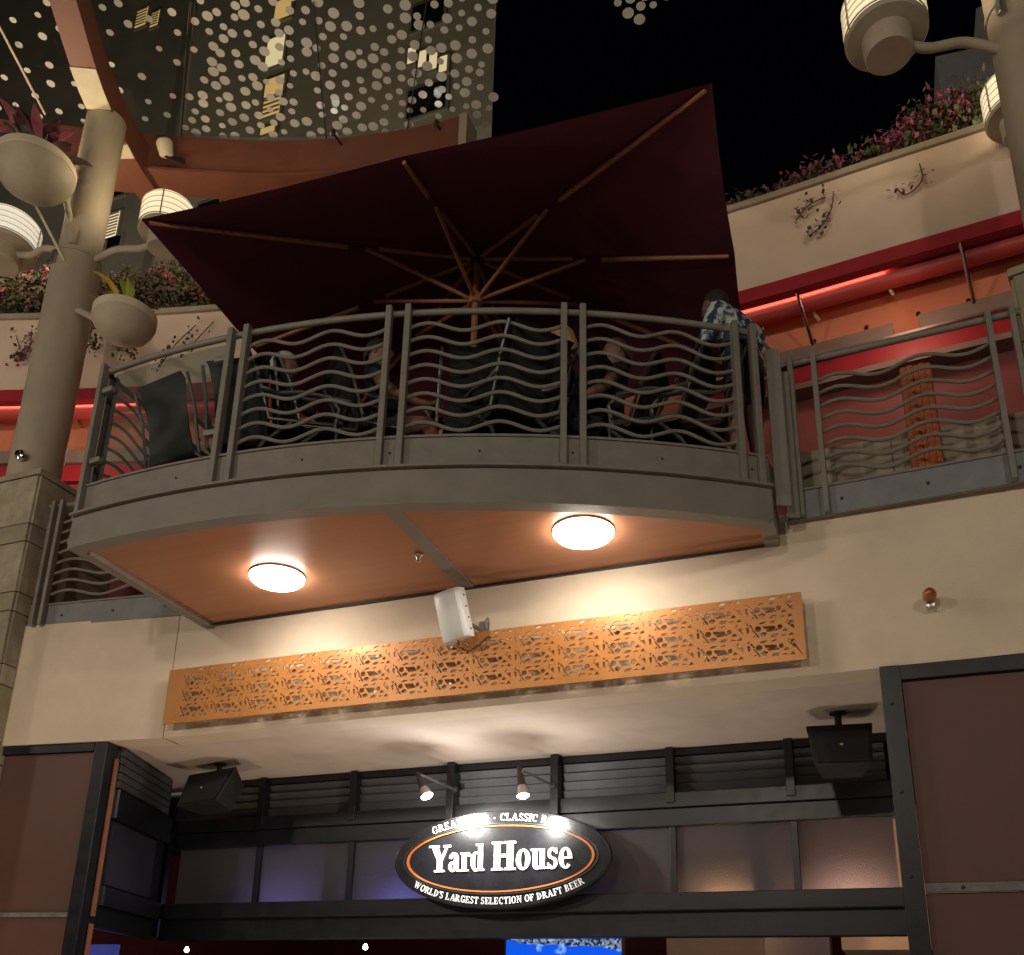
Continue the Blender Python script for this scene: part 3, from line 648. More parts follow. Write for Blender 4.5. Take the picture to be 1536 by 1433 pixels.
GL = {
 'I': (.36, stem(.095)), 'L': (.66, stem(.08) + [rect(.08, 0, .60, .08), rect(.52, 0, .60, .28)]),
 'E': (.68, stem(.08) + [rect(.08, 0, .62, .08), rect(.08, .92, .60, 1), rect(.54, 0, .62, .27), rect(.53, .74, .60, 1), rect(.2, .47, .46, .54), rect(.41, .38, .46, .63)]),
 'F': (.64, stem(.08) + [rect(.08, .92, .60, 1), rect(.53, .72, .60, 1), rect(.2, .46, .46, .53), rect(.41, .37, .46, .62)]),
 'T': (.68, stem(.25, top=False) + [rect(.02, .92, .65, 1), rect(.02, .72, .09, 1), rect(.58, .72, .65, 1)]),
 'D': (.78, stem(.08) + bowl(.22, .5, .50, .5, .19, .08, -90, 90)),
 'O': (.80, bowl(.40, .5, .37, .52, .18, .08)), 'C': (.74, bowl(.40, .5, .37, .52, .18, .08, 42, 318) + [rect(.60, .64, .67, .98)]),
 'G': (.80, bowl(.40, .5, .37, .52, .18, .08, 42, 330) + [rect(.60, .66, .67, .98), rect(.55, .05, .72, .42), rect(.48, .37, .78, .44)]),
 'S': (.60, bowl(.29, .74, .23, .28, .12, .09, 25, 270) + bowl(.30, .26, .25, .28, .12, .09, -155, 90) + [rect(.44, .74, .5, .98), rect(.06, .02, .12, .26)]),
 'R': (.78, stem(.08) + bowl(.22, .73, .40, .27, .17, .08, -90, 90) + [[(.30, .5), (.48, .5), (.78, 0), (.56, 0)], rect(.56, 0, .80, .07)]),
 'B': (.72, stem(.08) + bowl(.22, .75, .36, .25, .16, .07, -90, 90) + bowl(.22, .26, .42, .26, .17, .07, -90, 90)),
 'K': (.80, stem(.08) + [[(.24, .42), (.24, .54), (.60, 1), (.68, 1)], [(.32, .56), (.42, .66), (.80, 0), (.58, 0)], rect(.52, 0, .84, .07), rect(.50, .93, .76, 1)]),
 'A': (.82, [[(.06, 0), (.14, 0), (.42, .86), (.37, 1)], [(.37, 1), (.47, 1), (.78, 0), (.57, 0)], rect(.2, .28, .56, .35), rect(-.02, 0, .24, .07), rect(.48, 0, .86, .07)]),
 'N': (.82, [rect(.12, 0, .20, 1), rect(.62, 0, .70, 1), [(.10, 1), (.30, 1), (.70, 0), (.60, 0)], rect(.02, 0, .30, .07), rect(.02, .93, .26, 1), rect(.52, .93, .80, 1)]),
 'W': (1.1, [[(.06, 1), (.26, 1), (.42, .12), (.34, 0)], [(.34, 0), (.40, 0), (.58, .84), (.53, 1)], [(.44, 1), (.64, 1), (.80, .12), (.72, 0)], [(.72, 0), (.78, 0), (1.02, 1), (.96, 1)], rect(-.02, .93, .34, 1), rect(.38, .93, .70, 1), rect(.88, .93, 1.1, 1)]),
 "'": (.24, [[(.06, 1), (.2, 1), (.15, .68), (.10, .68)]]), ' ': (.34, []), '.': (.5, bowl(.22, .42, .12, .12, .12, .12, n=10)),
}
XH = .70
BG = {
 'Y': (.80, [[(.02, 1), (.30, 1), (.52, .50), (.52, .36), (.32, .36), (.30, .46)], [(.46, .50), (.70, 1), (.80, 1), (.54, .42), (.46, .40)], rect(.31, 0, .53, .5), rect(-.06, .92, .38, 1), rect(.56, .92, .88, 1), rect(.20, 0, .64, .08)]),
 'H': (.98, [rect(.10, 0, .34, 1), rect(.62, 0, .86, 1), rect(.2, .45, .75, .56), rect(.0, 0, .44, .08), rect(.0, .92, .44, 1), rect(.52, 0, .96, .08), rect(.52, .92, .96, 1)]),
 'a': (.52, [rect(.25, .06, .44, .50), rect(.38, 0, .53, .08)] + bowl(.24, .47, .20, .25, .14, .09, 0, 165) + bowl(.20, .19, .18, .20, .13, .09, 60, 330) + bowl(.10, .53, .06, .06, .06, .06, n=8)),
 'r': (.44, [rect(.07, 0, .26, XH), rect(.0, 0, .36, .07), rect(.0, XH - .07, .2, XH)] + bowl(.34, .56, .11, .14, .11, .12, -20, 180)),
 'd': (.58, [rect(.32, 0, .51, 1), rect(.22, .93, .45, 1), rect(.42, 0, .59, .08)] + bowl(.24, .35, .23, .37, .17, .08, 60, 300)),
 'o': (.58, bowl(.28, .35, .28, .37, .18, .08)), 
 'u': (.62, [rect(.07, .15, .26, XH), rect(.0, XH - .07, .2, XH), rect(.36, 0, .55, XH), rect(.29, XH - .07, .5, XH), rect(.48, 0, .63, .08)] + bowl(.25, .19, .18, .21, .17, .09, 180, 330)),
 's': (.46, bowl(.22, .52, .19, .20, .13, .09, 20, 270) + bowl(.22, .19, .20, .21, .13, .09, -160, 90) + [rect(.35, .5, .41, .70), rect(.03, 0, .09, .2)]),
 'e': (.54, bowl(.27, .35, .26, .37, .18, .08, 0, 318) + [rect(.16, .32, .53, .39)]),
}
def text_mesh(layout, y0, depth, name):
    mb = MB(); k = 0
    for (polys, org, ang, sx_, sy_) in layout:
        ca, sa_ = math.cos(ang), math.sin(ang)
        for pl in polys:
            pts = []
            for (u, v) in pl: a, b = u * sx_, v * sy_; pts.append((org[0] + a * ca - b * sa_, org[1] + a * sa_ + b * ca))
            A_ = sum(pts[i][0] * pts[(i + 1) % len(pts)][1] - pts[(i + 1) % len(pts)][0] * pts[i][1] for i in range(len(pts)))
            if A_ < 0: pts = pts[::-1]
            mb.xz(pts, y0 - depth - (k % 7) * .0003, y0); k += 1
    return mb.build(name, WHT, SG)
def letters(s_, font, x0, z0, hh, sx_, tr=0.0):
    x = x0
    for ch_ in s_:
        w_, pl = font[ch_]; text_mesh([(pl, (x, z0), 0, sx_, hh)], SY - .0045, .014, 'letter'); x += (w_ + tr) * sx_
def wid(s_, font): return sum(font[c][0] for c in s_)
px = lambda x, y: onY(x, y, SY)
hY = px(660, 1268).z - px(660, 1308).z; sxY = (px(727, 1300).x - px(646, 1300).x) / wid('Yard', BG)
letters('Yard', BG, px(646, 1300).x, px(690, 1308).z, hY, sxY)
hH = px(757, 1263).z - px(757, 1306).z; sxH = (px(860, 1300).x - px(738, 1300).x) / wid('House', BG)
letters('House', BG, px(738, 1300).x, px(800, 1304.5).z, hH, sxH)
def around(s_, t0, t1, f, hh, top):     # t0..t1: angle span on the oval f * (sa, sb)
    A_, B_ = sa * f[0], sb * f[1]; N = 400; pts = []
    for i in range(N + 1):
        t = R_(t0 + (t1 - t0) * i / N); pts.append(Vector((c0.x + A_ * math.cos(t), c0.z + B_ * math.sin(t))))
    acc = [0.0]
    for i in range(N): acc.append(acc[-1] + (pts[i + 1] - pts[i]).length)
    tot = wid(s_, GL); sc_ = acc[-1] / tot; x = 0; lay = []
    for ch_ in s_:
        w_, pl = GL[ch_]; mid = (x + w_ / 2) * sc_
        i = next((j for j in range(N) if acc[j + 1] >= mid), N - 1); d = (pts[min(i + 1, N)] - pts[i]).normalized(); ang = math.atan2(d.y, d.x)
        nrm = Vector((-d.y, d.x))
        if pl: lay.append((pl, tuple(pts[i] - d * (w_ / 2) * sc_ - nrm * hh * .5), ang, sc_ * .93, hh))
        x += w_
    for l_ in lay: text_mesh([l_], SY - .0045, .004, 'small_letter')
hh = .062
around('GREAT FOOD . CLASSIC ROCK', 133, 47, (.93, .845), hh, True)
around("WORLD'S LARGEST SELECTION OF DRAFT BEER", 213, 326, (.93, .845), hh * .88, False)

# two sign lamps on arms
LAMPW = mat('sign_lamp_glow', (1, 1, 1), .4, emit=(1, .97, .92), estr=22)
for (mx_, a, b, h, lab) in ((-3.53, (683, 1185), (627, 1161), (641, 1196), 'small black spot lamp on an arm above the word Yard of the oval sign'), (-2.57, (829, 1179), (779, 1153), (785, 1196), 'small black spot lamp on an arm above the word House of the oval sign')):
    m0 = onY(*a, BP - .12); tip = onY(*b, 7.04); hd = onY(*h, 7.0)
    t = thing('sign_lamp', lab, 'lamp', tuple(m0), 'spot lamps over the oval sign')
    MB().tube([m0, m0.lerp(tip, .5), tip], .011, 8).build('arm', STEEL, t, True)
    MB().lathe([(.03, 0), (.028, .015)], m0, 12, Matrix.Rotation(R_(90), 3, 'X')).build('wall_plate', DARKM, t, True)
    ax = (hd - tip).normalized(); M = ax.to_track_quat('Z', 'Y').to_matrix(); Lh = (hd - tip).length
    MB().lathe([(.014, -.015), (.024, 0), (.022, .03), (.026, .05), (.036, Lh * .62)], tip, 16, M).build('socket', DARKM, t, True)
    MB().lathe([(.034, Lh * .60), (.046, Lh * .78), (.054, Lh * .96), (.050, Lh * .96), (.03, Lh * .7)], tip, 18, M).build('reflector', STEEL, t, True)
    MB().lathe([(.046, Lh * .93), (.044, Lh * .97), (.025, Lh * 1.02), (.001, Lh * 1.04)], tip, 18, M).build('bulb', LAMPW, t, True)
    lamp('sign_bulb', 'POINT', hd + ax * .06, 16, (1, .96, .9), t, .04)
    lamp('sign_spot', 'SPOT', hd + ax * .05, 62, (1, .96, .9), t, .04, (c0.x + (tip.x - c0.x) * .45, SY, c0.z + .02), R_(100), .6)

# ================================================================== loudspeakers, antenna, sprinkler on the wall
def speaker(px0, px1, Y, lab, rz):
    a, b = onY(*px0, Y), onY(*px1, Y); w_ = b.x - a.x; h_ = a.z - b.z; c = ((a.x + b.x) / 2, Y + .12, (a.z + b.z) / 2)
    t = thing('loudspeaker', lab, 'loudspeaker', c, 'loudspeakers under the recess soffit')
    M = Matrix.Rotation(rz, 3, 'Z') @ Matrix.Rotation(R_(-22), 3, 'X'); C_ = Vector(c)
    def tf(vs): return [C_ + M @ Vector(v) for v in vs]
    prof = []
    fr_ = [(-.5, .5), (.5, .5), (.42, -.5), (-.42, -.5)]; bk = [(-.34, .36), (.34, .36), (.30, -.36), (-.30, -.36)]
    mb = MB(); mb.add(tf([(x * w_, -.10, z * h_) for x, z in fr_] + [(x * w_, .14, z * h_) for x, z in bk]), [(0, 1, 2, 3), (7, 6, 5, 4), (0, 4, 5, 1), (1, 5, 6, 2), (2, 6, 7, 3), (3, 7, 4, 0)])
    mb.build('cabinet', mat('speaker_black', (.014, .014, .016), .55, var=.2, scale=12, bump=.1), t, bevel=.012)
    mb = MB(); mb.add(tf([(x * w_ * .9, -.118, z * h_ * .88) for x, z in fr_] + [(x * w_ * .9, -.1005, z * h_ * .88) for x, z in fr_]), [(0, 1, 2, 3), (7, 6, 5, 4), (0, 4, 5, 1), (1, 5, 6, 2), (2, 6, 7, 3), (3, 7, 4, 0)])
    mb.build('grille', mat('speaker_grille', (.012, .012, .015), .7, bump=.6, bscale=420), t, bevel=.006)
    mb = MB(); mb.add(tf([(x * .022, -.124, z * .014 - .02) for x, z in fr_] + [(x * .022, -.118, z * .014 - .02) for x, z in fr_]), [(0, 1, 2, 3), (7, 6, 5, 4), (0, 4, 5, 1), (1, 5, 6, 2), (2, 6, 7, 3), (3, 7, 4, 0)])
    mb.build('badge', CREAM, t)
    MB().tube([C_ + M @ Vector((0, .02, h_ * .3)), (c[0], c[1] + .06, ZS + .01)], .025, 8).build('bracket', DARKM, t, True)
    MB().lathe([(.06, 0), (.06, .012)], (c[0], c[1] + .06, ZS - .008), 14).build('ceiling_plate', DARKM, t)
speaker((1206, 1090), (1316, 1156), 6.9, 'black loudspeaker hung beside the brown cladding by the frame post', R_(6))
speaker((264, 1160), (348, 1212), 6.9, 'black loudspeaker hung in the far inner corner of the recess', R_(-14))
# wireless antenna
ca = onY(679, 924, 5.93)
AN = thing('wireless_antenna', 'white plastic wireless antenna box with cable above the copper screen', 'antenna', tuple(ca))
M = Matrix.Rotation(R_(-6), 3, 'Y') @ Matrix.Rotation(R_(-14), 3, 'Z') @ Matrix.Rotation(R_(14), 3, 'X')
aw, ah = .235, .37
sec = [(-aw / 2, .05), (-aw / 2, -.02), (-aw * .40, -.052), (-aw * .2, -.064), (0, -.068), (aw * .2, -.064), (aw * .40, -.052), (aw / 2, -.02), (aw / 2, .05)]
mb = MB(); n_ = len(sec)
lv = [(-ah / 2, .80), (-ah / 2 + .015, .93), (-ah / 2 + .05, 1), (ah / 2 - .05, 1), (ah / 2 - .015, .93), (ah / 2, .80)]
vs = [ca + M @ Vector((x * (0.9 + .1 * k_), y if y > 0 else y * k_, z)) for z, k_ in lv for x, y in sec]; fs = []
for i in range(len(lv) - 1):
    for k in range(n_): fs.append((i * n_ + k, i * n_ + (k + 1) % n_, (i + 1) * n_ + (k + 1) % n_, (i + 1) * n_ + k))
fs += [tuple(range(n_)), tuple(range((len(lv) - 1) * n_, len(lv) * n_))]
mb.add(vs, fs); mb.build('housing', WHITEP, AN, True, bevel=.003)
for z in (-.13, -.045, .04, .125): piece('screw', bolt_me, AN, ca + M @ Vector((aw / 2 + .001, .02, z)), (0, 0, R_(56)), (.6, .6, .6))
bk_ = ca + M @ Vector((.03, .06, -.06))
MB().tube([ca + M @ Vector((.02, .04, -.05)), bk_ + Vector((.05, .05, 0)), (bk_.x + .09, 6.19, bk_.z)], .016, 8).build('bracket_arm', STEEL, AN, True)
mb = MB()
for k in range(5): mb.box((bk_.x + .09 + .012 * k, 6.12 + .012 * (k % 2), bk_.z - .07 + .03 * k), (.05, .03, .012), ry=.5 * k)
mb.build('bracket_clamp', STEEL, AN)
MB().bx(bk_.x + .05, bk_.x + .13, 6.185, 6.197, bk_.z - .08, bk_.z + .08).build('wall_plate', STEEL, AN)
MB().tube([ca + M @ Vector((0, 0, -ah / 2)), ca + M @ Vector((.0, 0, -ah / 2 - .05)), ca + Vector((.10, .08, -.26)), ca + Vector((.17, .12, -.20)), (ca.x + .22, 6.08, ca.z - .13), (ca.x + .32, 6.16, ca.z - .17)], .006, 6).build('cable', CABLE, AN, True)
# copper wall sprinkler
k0 = onY(1394, 898, 6.12)
KN = thing('wall_sprinkler', 'small copper dome sprinkler knob on the bare cream wall', 'sprinkler', (k0.x, 6.12, k0.z))
M = Matrix.Rotation(R_(90), 3, 'X')
MB().lathe([(.025, -.08), (.025, .02), (.038, .022), (.042, .06), (.032, .10), (.012, .115), (.001, .118)], (k0.x, 6.12, k0.z), 18, M).build('dome', mat('copper_knob', (.45, .16, .07), .35, metal=.6, var=.2), KN, True)
MB().lathe([(.030, .0), (.030, .018), (.026, .02)], (k0.x, 6.115, k0.z - .045), 14, M).build('deflector', STEEL, KN, True)
# ================================================================== parasol
ZU = 7.05
UA, UB = onZ(212, 330, ZU), onZ(1068, 125, ZU); mBC, mAD = onZ(1101, 384, ZU), onZ(376, 518, ZU)
hv = ((mBC - UB) + (mAD - UA)) / 2
UC, UD = UB + 2 * hv, UA + 2 * hv
cen = (UA + UB) / 2 + hv; apex = cen + Vector((0, 0, .50))
PA = thing('parasol', 'large open burgundy canvas parasol with wooden ribs over the balcony', 'parasol', (cen.x, cen.y, DECK))
ring8 = [UA, (UA + UB) / 2, UB, (UB + UC) / 2, UC, (UC + UD) / 2, UD, (UD + UA) / 2]
mb = MB(); NS = 7
for i in range(8):
    P, Q = ring8[i], ring8[(i + 1) % 8]
    for lay, up in ((0, 0), (1, .007)):
        idx = {}; vs = []; fs = []
        for a in range(NS + 1):
            for b in range(a + 1):
                t = a / NS; u = b / a if a else 0
                p = apex.lerp(P.lerp(Q, u), t); sag = .03 * t * t * u * (1 - u) + .012 * t * (1 - t); p = p + Vector((0, 0, -sag + up))
                if a == NS: p += (cen - p) * (.007 * 4 * u * (1 - u)) * Vector((1, 1, 0)).length / 1.414
                idx[(a, b)] = len(vs); vs.append(p)
        for a in range(NS):
            for b in range(a + 1):
                fs.append((idx[(a, b)], idx[(a + 1, b)], idx[(a + 1, b + 1)]))
                if b < a: fs.append((idx[(a, b)], idx[(a + 1, b + 1)], idx[(a, b + 1)]))
        mb.add(vs, fs)
mb.build('canopy', BURG, PA, True)
slz = onY(712, 450, cen.y).z; hubz = apex.z - .07
MB().tube([(cen.x, cen.y, DECK + .03), (cen.x, cen.y, apex.z - .01)], .027, 14).build('pole', WOOD, PA, True)
MB().lathe([(.028, -.05), (.06, -.045), (.065, 0), (.06, .04), (.028, .045)], (cen.x, cen.y, hubz), 16).build('top_hub', DARKM, PA, True)
MB().lathe([(.03, -.05), (.055, -.045), (.06, 0), (.05, .045), (.03, .06)], (cen.x, cen.y, slz), 16).build('slider', WOOD, PA, True)
MB().lathe([(.001, .12), (.02, .10), (.03, .06), (.02, .02), (.03, 0)], apex, 12).build('finial', WOOD, PA, True)
MB().lathe([(.30, 0), (.30, .05), (.06, .08), (.05, .25), (.032, .26)], (cen.x, cen.y, DECK), 24).build('base', DARKM, PA, True)
for i, E_ in enumerate(ring8):
    a = Vector((cen.x, cen.y, hubz)); e = E_ + (a - E_) * .022; e.z = E_.z - .018 + .01; d = (e - a); Ld = d.length; dn = d / Ld; dn_h = Vector((dn.x, dn.y, 0)).normalized()
    j = a + dn * .95; off = Vector((0, 0, -.012))
    MB().tube([a + dn_h * .05, a + dn * .82], .017, 8).build('rib', WOOD, PA, True)
    MB().tube([a + dn * 1.06 + off, e + off * .2], [.021, .015], 8).build('rib', WOOD, PA, True)
    MB().tube([a + dn * .80, a + dn * 1.09 + off], .0135, 6).build('rib_joint', DARKM, PA)
    s0 = Vector((cen.x, cen.y, slz)) + dn_h * .055
    MB().tube([s0, s0.lerp(j, .97)], .0165, 8).build('strut', WOOD, PA, True)

# ================================================================== chairs and table on the balcony
TEAL = mat('sling_fabric', (.006, .009, .010), .8, var=.2, scale=40, bump=.3, bscale=300)
CHF = mat('chair_frame', (.10, .10, .095), .4, metal=.5, var=.2)
def chair(pos, face, lab):
    p = Vector((pos[0], pos[1], DECK)); f = Vector((math.cos(face), math.sin(face), 0)); s = Vector((-f.y, f.x, 0)); Z = Vector((0, 0, 1))
    t = thing('patio_chair', lab, 'chair', tuple(p), 'patio chairs on the balcony')
    def L(a, b, c): return p + f * a + s * b + Z * c
    def wf(c): return 1 - .16 * max(0, math.sin((c - .42) * 5.4)) if c > .42 else 1
    def sheet(pts, th, name):
        mb = MB(); n = len(pts); vs = []
        for (a, c) in pts:
            for b in (-.24, .24): vs.append(L(a, b * wf(c), c))
        for (a, c) in pts:
            for b in (-.24, .24): vs.append(L(a - th, b * wf(c), c + th * .4))
        fs = []
        for i in range(n - 1):
            k = 2 * i; fs += [(k, k + 1, k + 3, k + 2), (2 * n + k, 2 * n + k + 2, 2 * n + k + 3, 2 * n + k + 1), (k, k + 2, 2 * n + k + 2, 2 * n + k), (k + 1, 2 * n + k + 1, 2 * n + k + 3, k + 3)]
        fs += [(0, 2 * n, 2 * n + 1, 1), (2 * n - 2, 2 * n - 1, 4 * n - 1, 4 * n - 2)]
        mb.add(vs, fs); return mb.build(name, TEAL, t)
    sheet([(-.20, .44), (-.25, .62), (-.31, .80), (-.38, .98), (-.42, 1.0)], .02, 'backrest')
    sheet([(.26, .45), (.10, .435), (-.08, .42), (-.20, .43)], .012, 'seat')
    for b in (-.28, .28):
        MB().tube([L(.25, b, 0), L(.27, b, .40), L(.24, b, .46), L(-.20, b, .44), L(-.31, b, .80), L(-.41, b, 1.0)], .014, 7).build('side_frame', CHF, t, True)
        MB().tube([L(-.34, b, 0), L(-.22, b, .25), L(-.05, b, .43)], .014, 7).build('leg', CHF, t, True)
        MB().tube([L(.25, b, .42), L(.27, b * 1.06, .58), L(.20, b * 1.1, .66), L(.0, b * 1.1, .67), L(-.16, b * 1.06, .64), L(-.27, b, .68)], .017, 8).build('armrest', CHF, t, True)
    return t
pc = [(-2.6, .62, 'dark sling patio chair standing behind the glass bay of the balcony railing'), (2.6, .60, 'dark sling patio chair behind the posts next to the glass bay'), (8.0, .62, 'dark sling patio chair behind the wavy bay beside the glass bay'),
      (11.6, .66, 'dark sling patio chair behind the paired posts left of the parasol pole'), (17.6, .75, 'dark sling patio chair in front of the parasol pole'), (22.9, .62, 'dark sling patio chair under the person with fair hair'), (26.6, .66, 'dark sling patio chair under the person in a black vest'), (29.4, .52, 'dark sling patio chair between the person in a black vest and the standing person'), (31.9, .50, 'dark sling patio chair beside the standing person'), (6.3, .50, 'dark sling patio chair behind the person with pale grey hair'), (20.2, .5, 'dark sling patio chair next to the person with fair hair')]
for a, dr, lab in pc:
    x, y = arc(a, AR - dr); 
    tgt = Vector((cen.x, cen.y)) if a > 6 else Vector((-4.45, 6.9))
    f = (tgt - Vector((x, y))); chair((x, y), math.atan2(f.y, f.x), lab)
for (x, y, lab) in ((cen.x - .75, cen.y + .1, 'round dark patio table on the glass bay side of the parasol'), (cen.x + .72, cen.y + .12, 'round dark patio table between the parasol and the standing person')):
    t = thing('patio_table', lab, 'table', (x, y, DECK), 'patio tables under the parasol')
    MB().lathe([(.42, .70), (.43, .715), (.42, .73)], (x, y, DECK), 30).build('table_top', DARKM, t, True)
    MB().lathe([(.03, .03), (.03, .70)], (x, y, DECK), 12).build('stem', CHF, t, True)
    MB().lathe([(.24, 0), (.24, .02), (.05, .04)], (x, y, DECK), 24).build('foot', CHF, t, True)

# ================================================================== people
HAIRM = {}
def fabric(name, c, **k): return mat(name, c, .85, var=.15, scale=20, bump=.2, bscale=200, **k)
def floral():
    m = bpy.data.materials.new('floral_shirt'); m.use_nodes = True; n = m.node_tree.nodes; L = m.node_tree.links; p = n['Principled BSDF']; p.inputs['Roughness'].default_value = .85
    tc = n.new('ShaderNodeTexCoord'); v = n.new('ShaderNodeTexVoronoi'); v.inputs['Scale'].default_value = 9; nz = n.new('ShaderNodeTexNoise'); nz.inputs['Scale'].default_value = 9; nz.inputs['Detail'].default_value = 3
    mxv = n.new('ShaderNodeMixRGB'); mxv.inputs[0].default_value = .35; L.new(tc.outputs['Object'], mxv.inputs[1]); L.new(nz.outputs['Color'], mxv.inputs[2]); L.new(tc.outputs['Object'], nz.inputs[0]); L.new(mxv.outputs[0], v.inputs[0])
    r = n.new('ShaderNodeValToRGB'); r.color_ramp.interpolation = 'CONSTANT'; e = r.color_ramp.elements; e[0].color = (.50, .52, .48, 1); e[1].position = .40; e[1].color = (.10, .18, .24, 1)
    x = e.new(.50); x.color = (.018, .035, .075, 1)
    L.new(v.outputs['Distance'], r.inputs[0]); L.new(r.outputs[0], p.inputs['Base Color']); return m
def person(pos, face, lab, pose, mats, hair, hairlen=0.0, lean=0.0, bare_arms=False, head_fwd=0.0, bare_legs=False, girth=1.0):
    base = Vector((pos[0], pos[1], DECK)); F = Vector((math.cos(face), math.sin(face), 0)); S = Vector((-F.y, F.x, 0)); Z = Vector((0, 0, 1))
    def L(a, b, c): return base + F * a + S * b + Z * c
    V = []; E = []; Rd = []; tagv = []
    def v(p, r, tg): V.append(p); Rd.append(r); tagv.append(tg); return len(V) - 1
    def e(a, b): E.append((a, b))
    hz = .93 if pose == 'stand' else .53
    up = lambda h: (lean * h + .0, h)
    def T(h, b=0, dx=0): return L(lean * h + dx, b, hz + h)
    pel = v(L(0, 0, hz), .135, 1); wa = v(T(.2), .125, 0); ch_ = v(T(.36), .145, 0); up_ = v(T(.46), .12, 0); nk = v(T(.55, 0, head_fwd * .3), .055, 2); hb = v(T(.60, 0, head_fwd * .7), .06, 2)
    e(pel, wa); e(wa, ch_); e(ch_, up_); e(up_, nk); e(nk, hb)
    hc = T(.70, 0, head_fwd + .02)
    for s in (-1, 1):
        sh = v(T(.45, s * .19), .065, 0); el = v(T(.19, s * .27, .08 if pose == 'stand' else .14), .046, 2 if bare_arms else 0)
        wr = v(T(.12 if pose == 'seat' else .16, s * .17, .34), .031, 2); hd = v(T(.13 if pose == 'seat' else .17, s * .13, .42), .030, 2)
        e(up_, sh); e(sh, el); e(el, wr); e(wr, hd)
        for k in range(4):
            f1 = v(T(.13, s * (.13 - .022 * (k - 1.5)), .47), .0095, 2); f2 = v(T(.105, s * (.125 - .022 * (k - 1.5)), .505 - .006 * abs(k - 1.5)), .008, 2); e(hd, f1); e(f1, f2)
        th = v(T(.15, s * .085, .43), .011, 2); th2 = v(T(.14, s * .06, .46), .009, 2); e(hd, th); e(th, th2)
        hp = v(L(0, s * .10, hz - .03), .105, 1)
        if pose == 'stand': kn = v(L(.03, s * .11, .49), .062, 2 if bare_legs else 1); an = v(L(0, s * .11, .09), .042, 2 if bare_legs else 1); to = v(L(.17, s * .12, .035), .035, 3)
        else: kn = v(L(.42, s * .13, .50), .068, 2 if bare_legs else 1); an = v(L(.40, s * .13, .09), .042, 2 if bare_legs else 1); to = v(L(.57, s * .14, .035), .035, 3)
        e(pel, hp); e(hp, kn); e(kn, an); e(an, to)
    me = bpy.data.meshes.new('person'); me.from_pydata([tuple(q - base) for q in V], E, [])
    o = bpy.data.objects.new('person', me); COL.objects.link(o); sk = o.modifiers.new('s', 'SKIN'); sk.use_smooth_shade = True
    for i, d in enumerate(me.skin_vertices[0].data): Rd[i] *= girth if tagv[i] == 0 else 1; d.radius = (Rd[i], Rd[i] * (.72 if tagv[i] == 0 and Rd[i] > .1 else 1)); d.use_root = (i == 0)
    o.modifiers.new('u', 'SUBSURF').levels = 1
    dg = bpy.context.evaluated_depsgraph_get(); m2 = bpy.data.meshes.new_from_object(o.evaluated_get(dg)); bpy.data.objects.remove(o)
    # head joined into the same mesh
    bm = bmesh.new(); bm.from_mesh(m2); nb = len(bm.faces)
    r = bmesh.ops.create_uvsphere(bm, u_segments=18, v_segments=14, radius=1)
    H = hc - base
    for q in r['verts']:
        x, y, z = q.co; jaw = 1 - .22 * max(0, -z); q.co = H + F * (x * .098 * (1.0 if z > -.2 else .96)) + S * (y * .076 * jaw) + Z * (z * .118)
        if x > .93 and abs(z + .12) < .2: q.co += F * .022
    for s in (-1, 1):
        r2 = bmesh.ops.create_uvsphere(bm, u_segments=8, v_segments=6, radius=1)
        for q in r2['verts']: x, y, z = q.co; q.co = H + F * (x * .02 - .005) + S * (y * .01 + s * .076) + Z * (z * .03 - .005)
        r3 = bmesh.ops.create_uvsphere(bm, u_segments=8, v_segments=6, radius=1)
        for q in r3['verts']: x, y, z = q.co; q.co = H + F * (x * .012 + .084) + S * (y * .014 + s * .032) + Z * (z * .009 + .012)
    r4 = bmesh.ops.create_uvsphere(bm, u_segments=8, v_segments=6, radius=1)
    for q in r4['verts']: x, y, z = q.co; q.co = H + F * (x * .012 + .086) + S * (y * .026) + Z * (z * .008 - .055)
    bm.to_mesh(m2); bm.free()
    for q in mats: m2.materials.append(q)
    m2.materials.append(SKIN) if len(mats) < 3 else None
    tb = [(Vector(V[a] - base), Vector(V[b] - base), tagv[a], tagv[b]) for a, b in E]
    for pi, pl in enumerate(m2.polygons):
        pl.use_smooth = True
        if pi >= nb: pl.material_index = 2; continue
        c = pl.center; best = None
        for a, b, ta, tb_ in tb:
            ab = b - a; t = max(0, min(1, (c - a).dot(ab) / ab.length_squared)); dd = (a + ab * t - c).length_squared
            if best is None or dd < best[0]: best = (dd, ta if t < .55 else tb_)
        pl.material_index = best[1]
    o = bpy.data.objects.new('person', m2); COL.objects.link(o); o.location = base; ORG[o.name] = base; tag(o, lab, 'person')
    hm = MB(); n_ = 16; rows = 9
    vs = []; fs = []
    for i in range(rows):
        for k in range(n_):
            az = 2 * math.pi * k / n_; back = .5 - .5 * math.cos(az)
            ph = i / (rows - 1) * (.72 + 1.45 * back); rr = math.sin(ph); zz = math.cos(ph); j = 1.09 + .02 * random.random()
            p = hc + F * (rr * math.cos(az) * .104 * j - .006) + S * (rr * math.sin(az) * .083 * j) + Z * (zz * .126 * j)
            if hairlen and i >= rows - 3 and back > .25: p -= Z * hairlen * (i - rows + 4) / 3 * back - F * -.02
            vs.append(p)
    for i in range(rows - 1):
        for k in range(n_): fs.append((i * n_ + k, i * n_ + (k + 1) % n_, (i + 1) * n_ + (k + 1) % n_, (i + 1) * n_ + k))
    hm.add(vs, fs); hm.build('hair', hair, o, True)
    return o
SHO = mat('shoe', (.03, .03, .03), .6)
def hairm(n_, c): return mat(n_, c, .7, var=.4, scale=30, bump=.5, bscale=120)
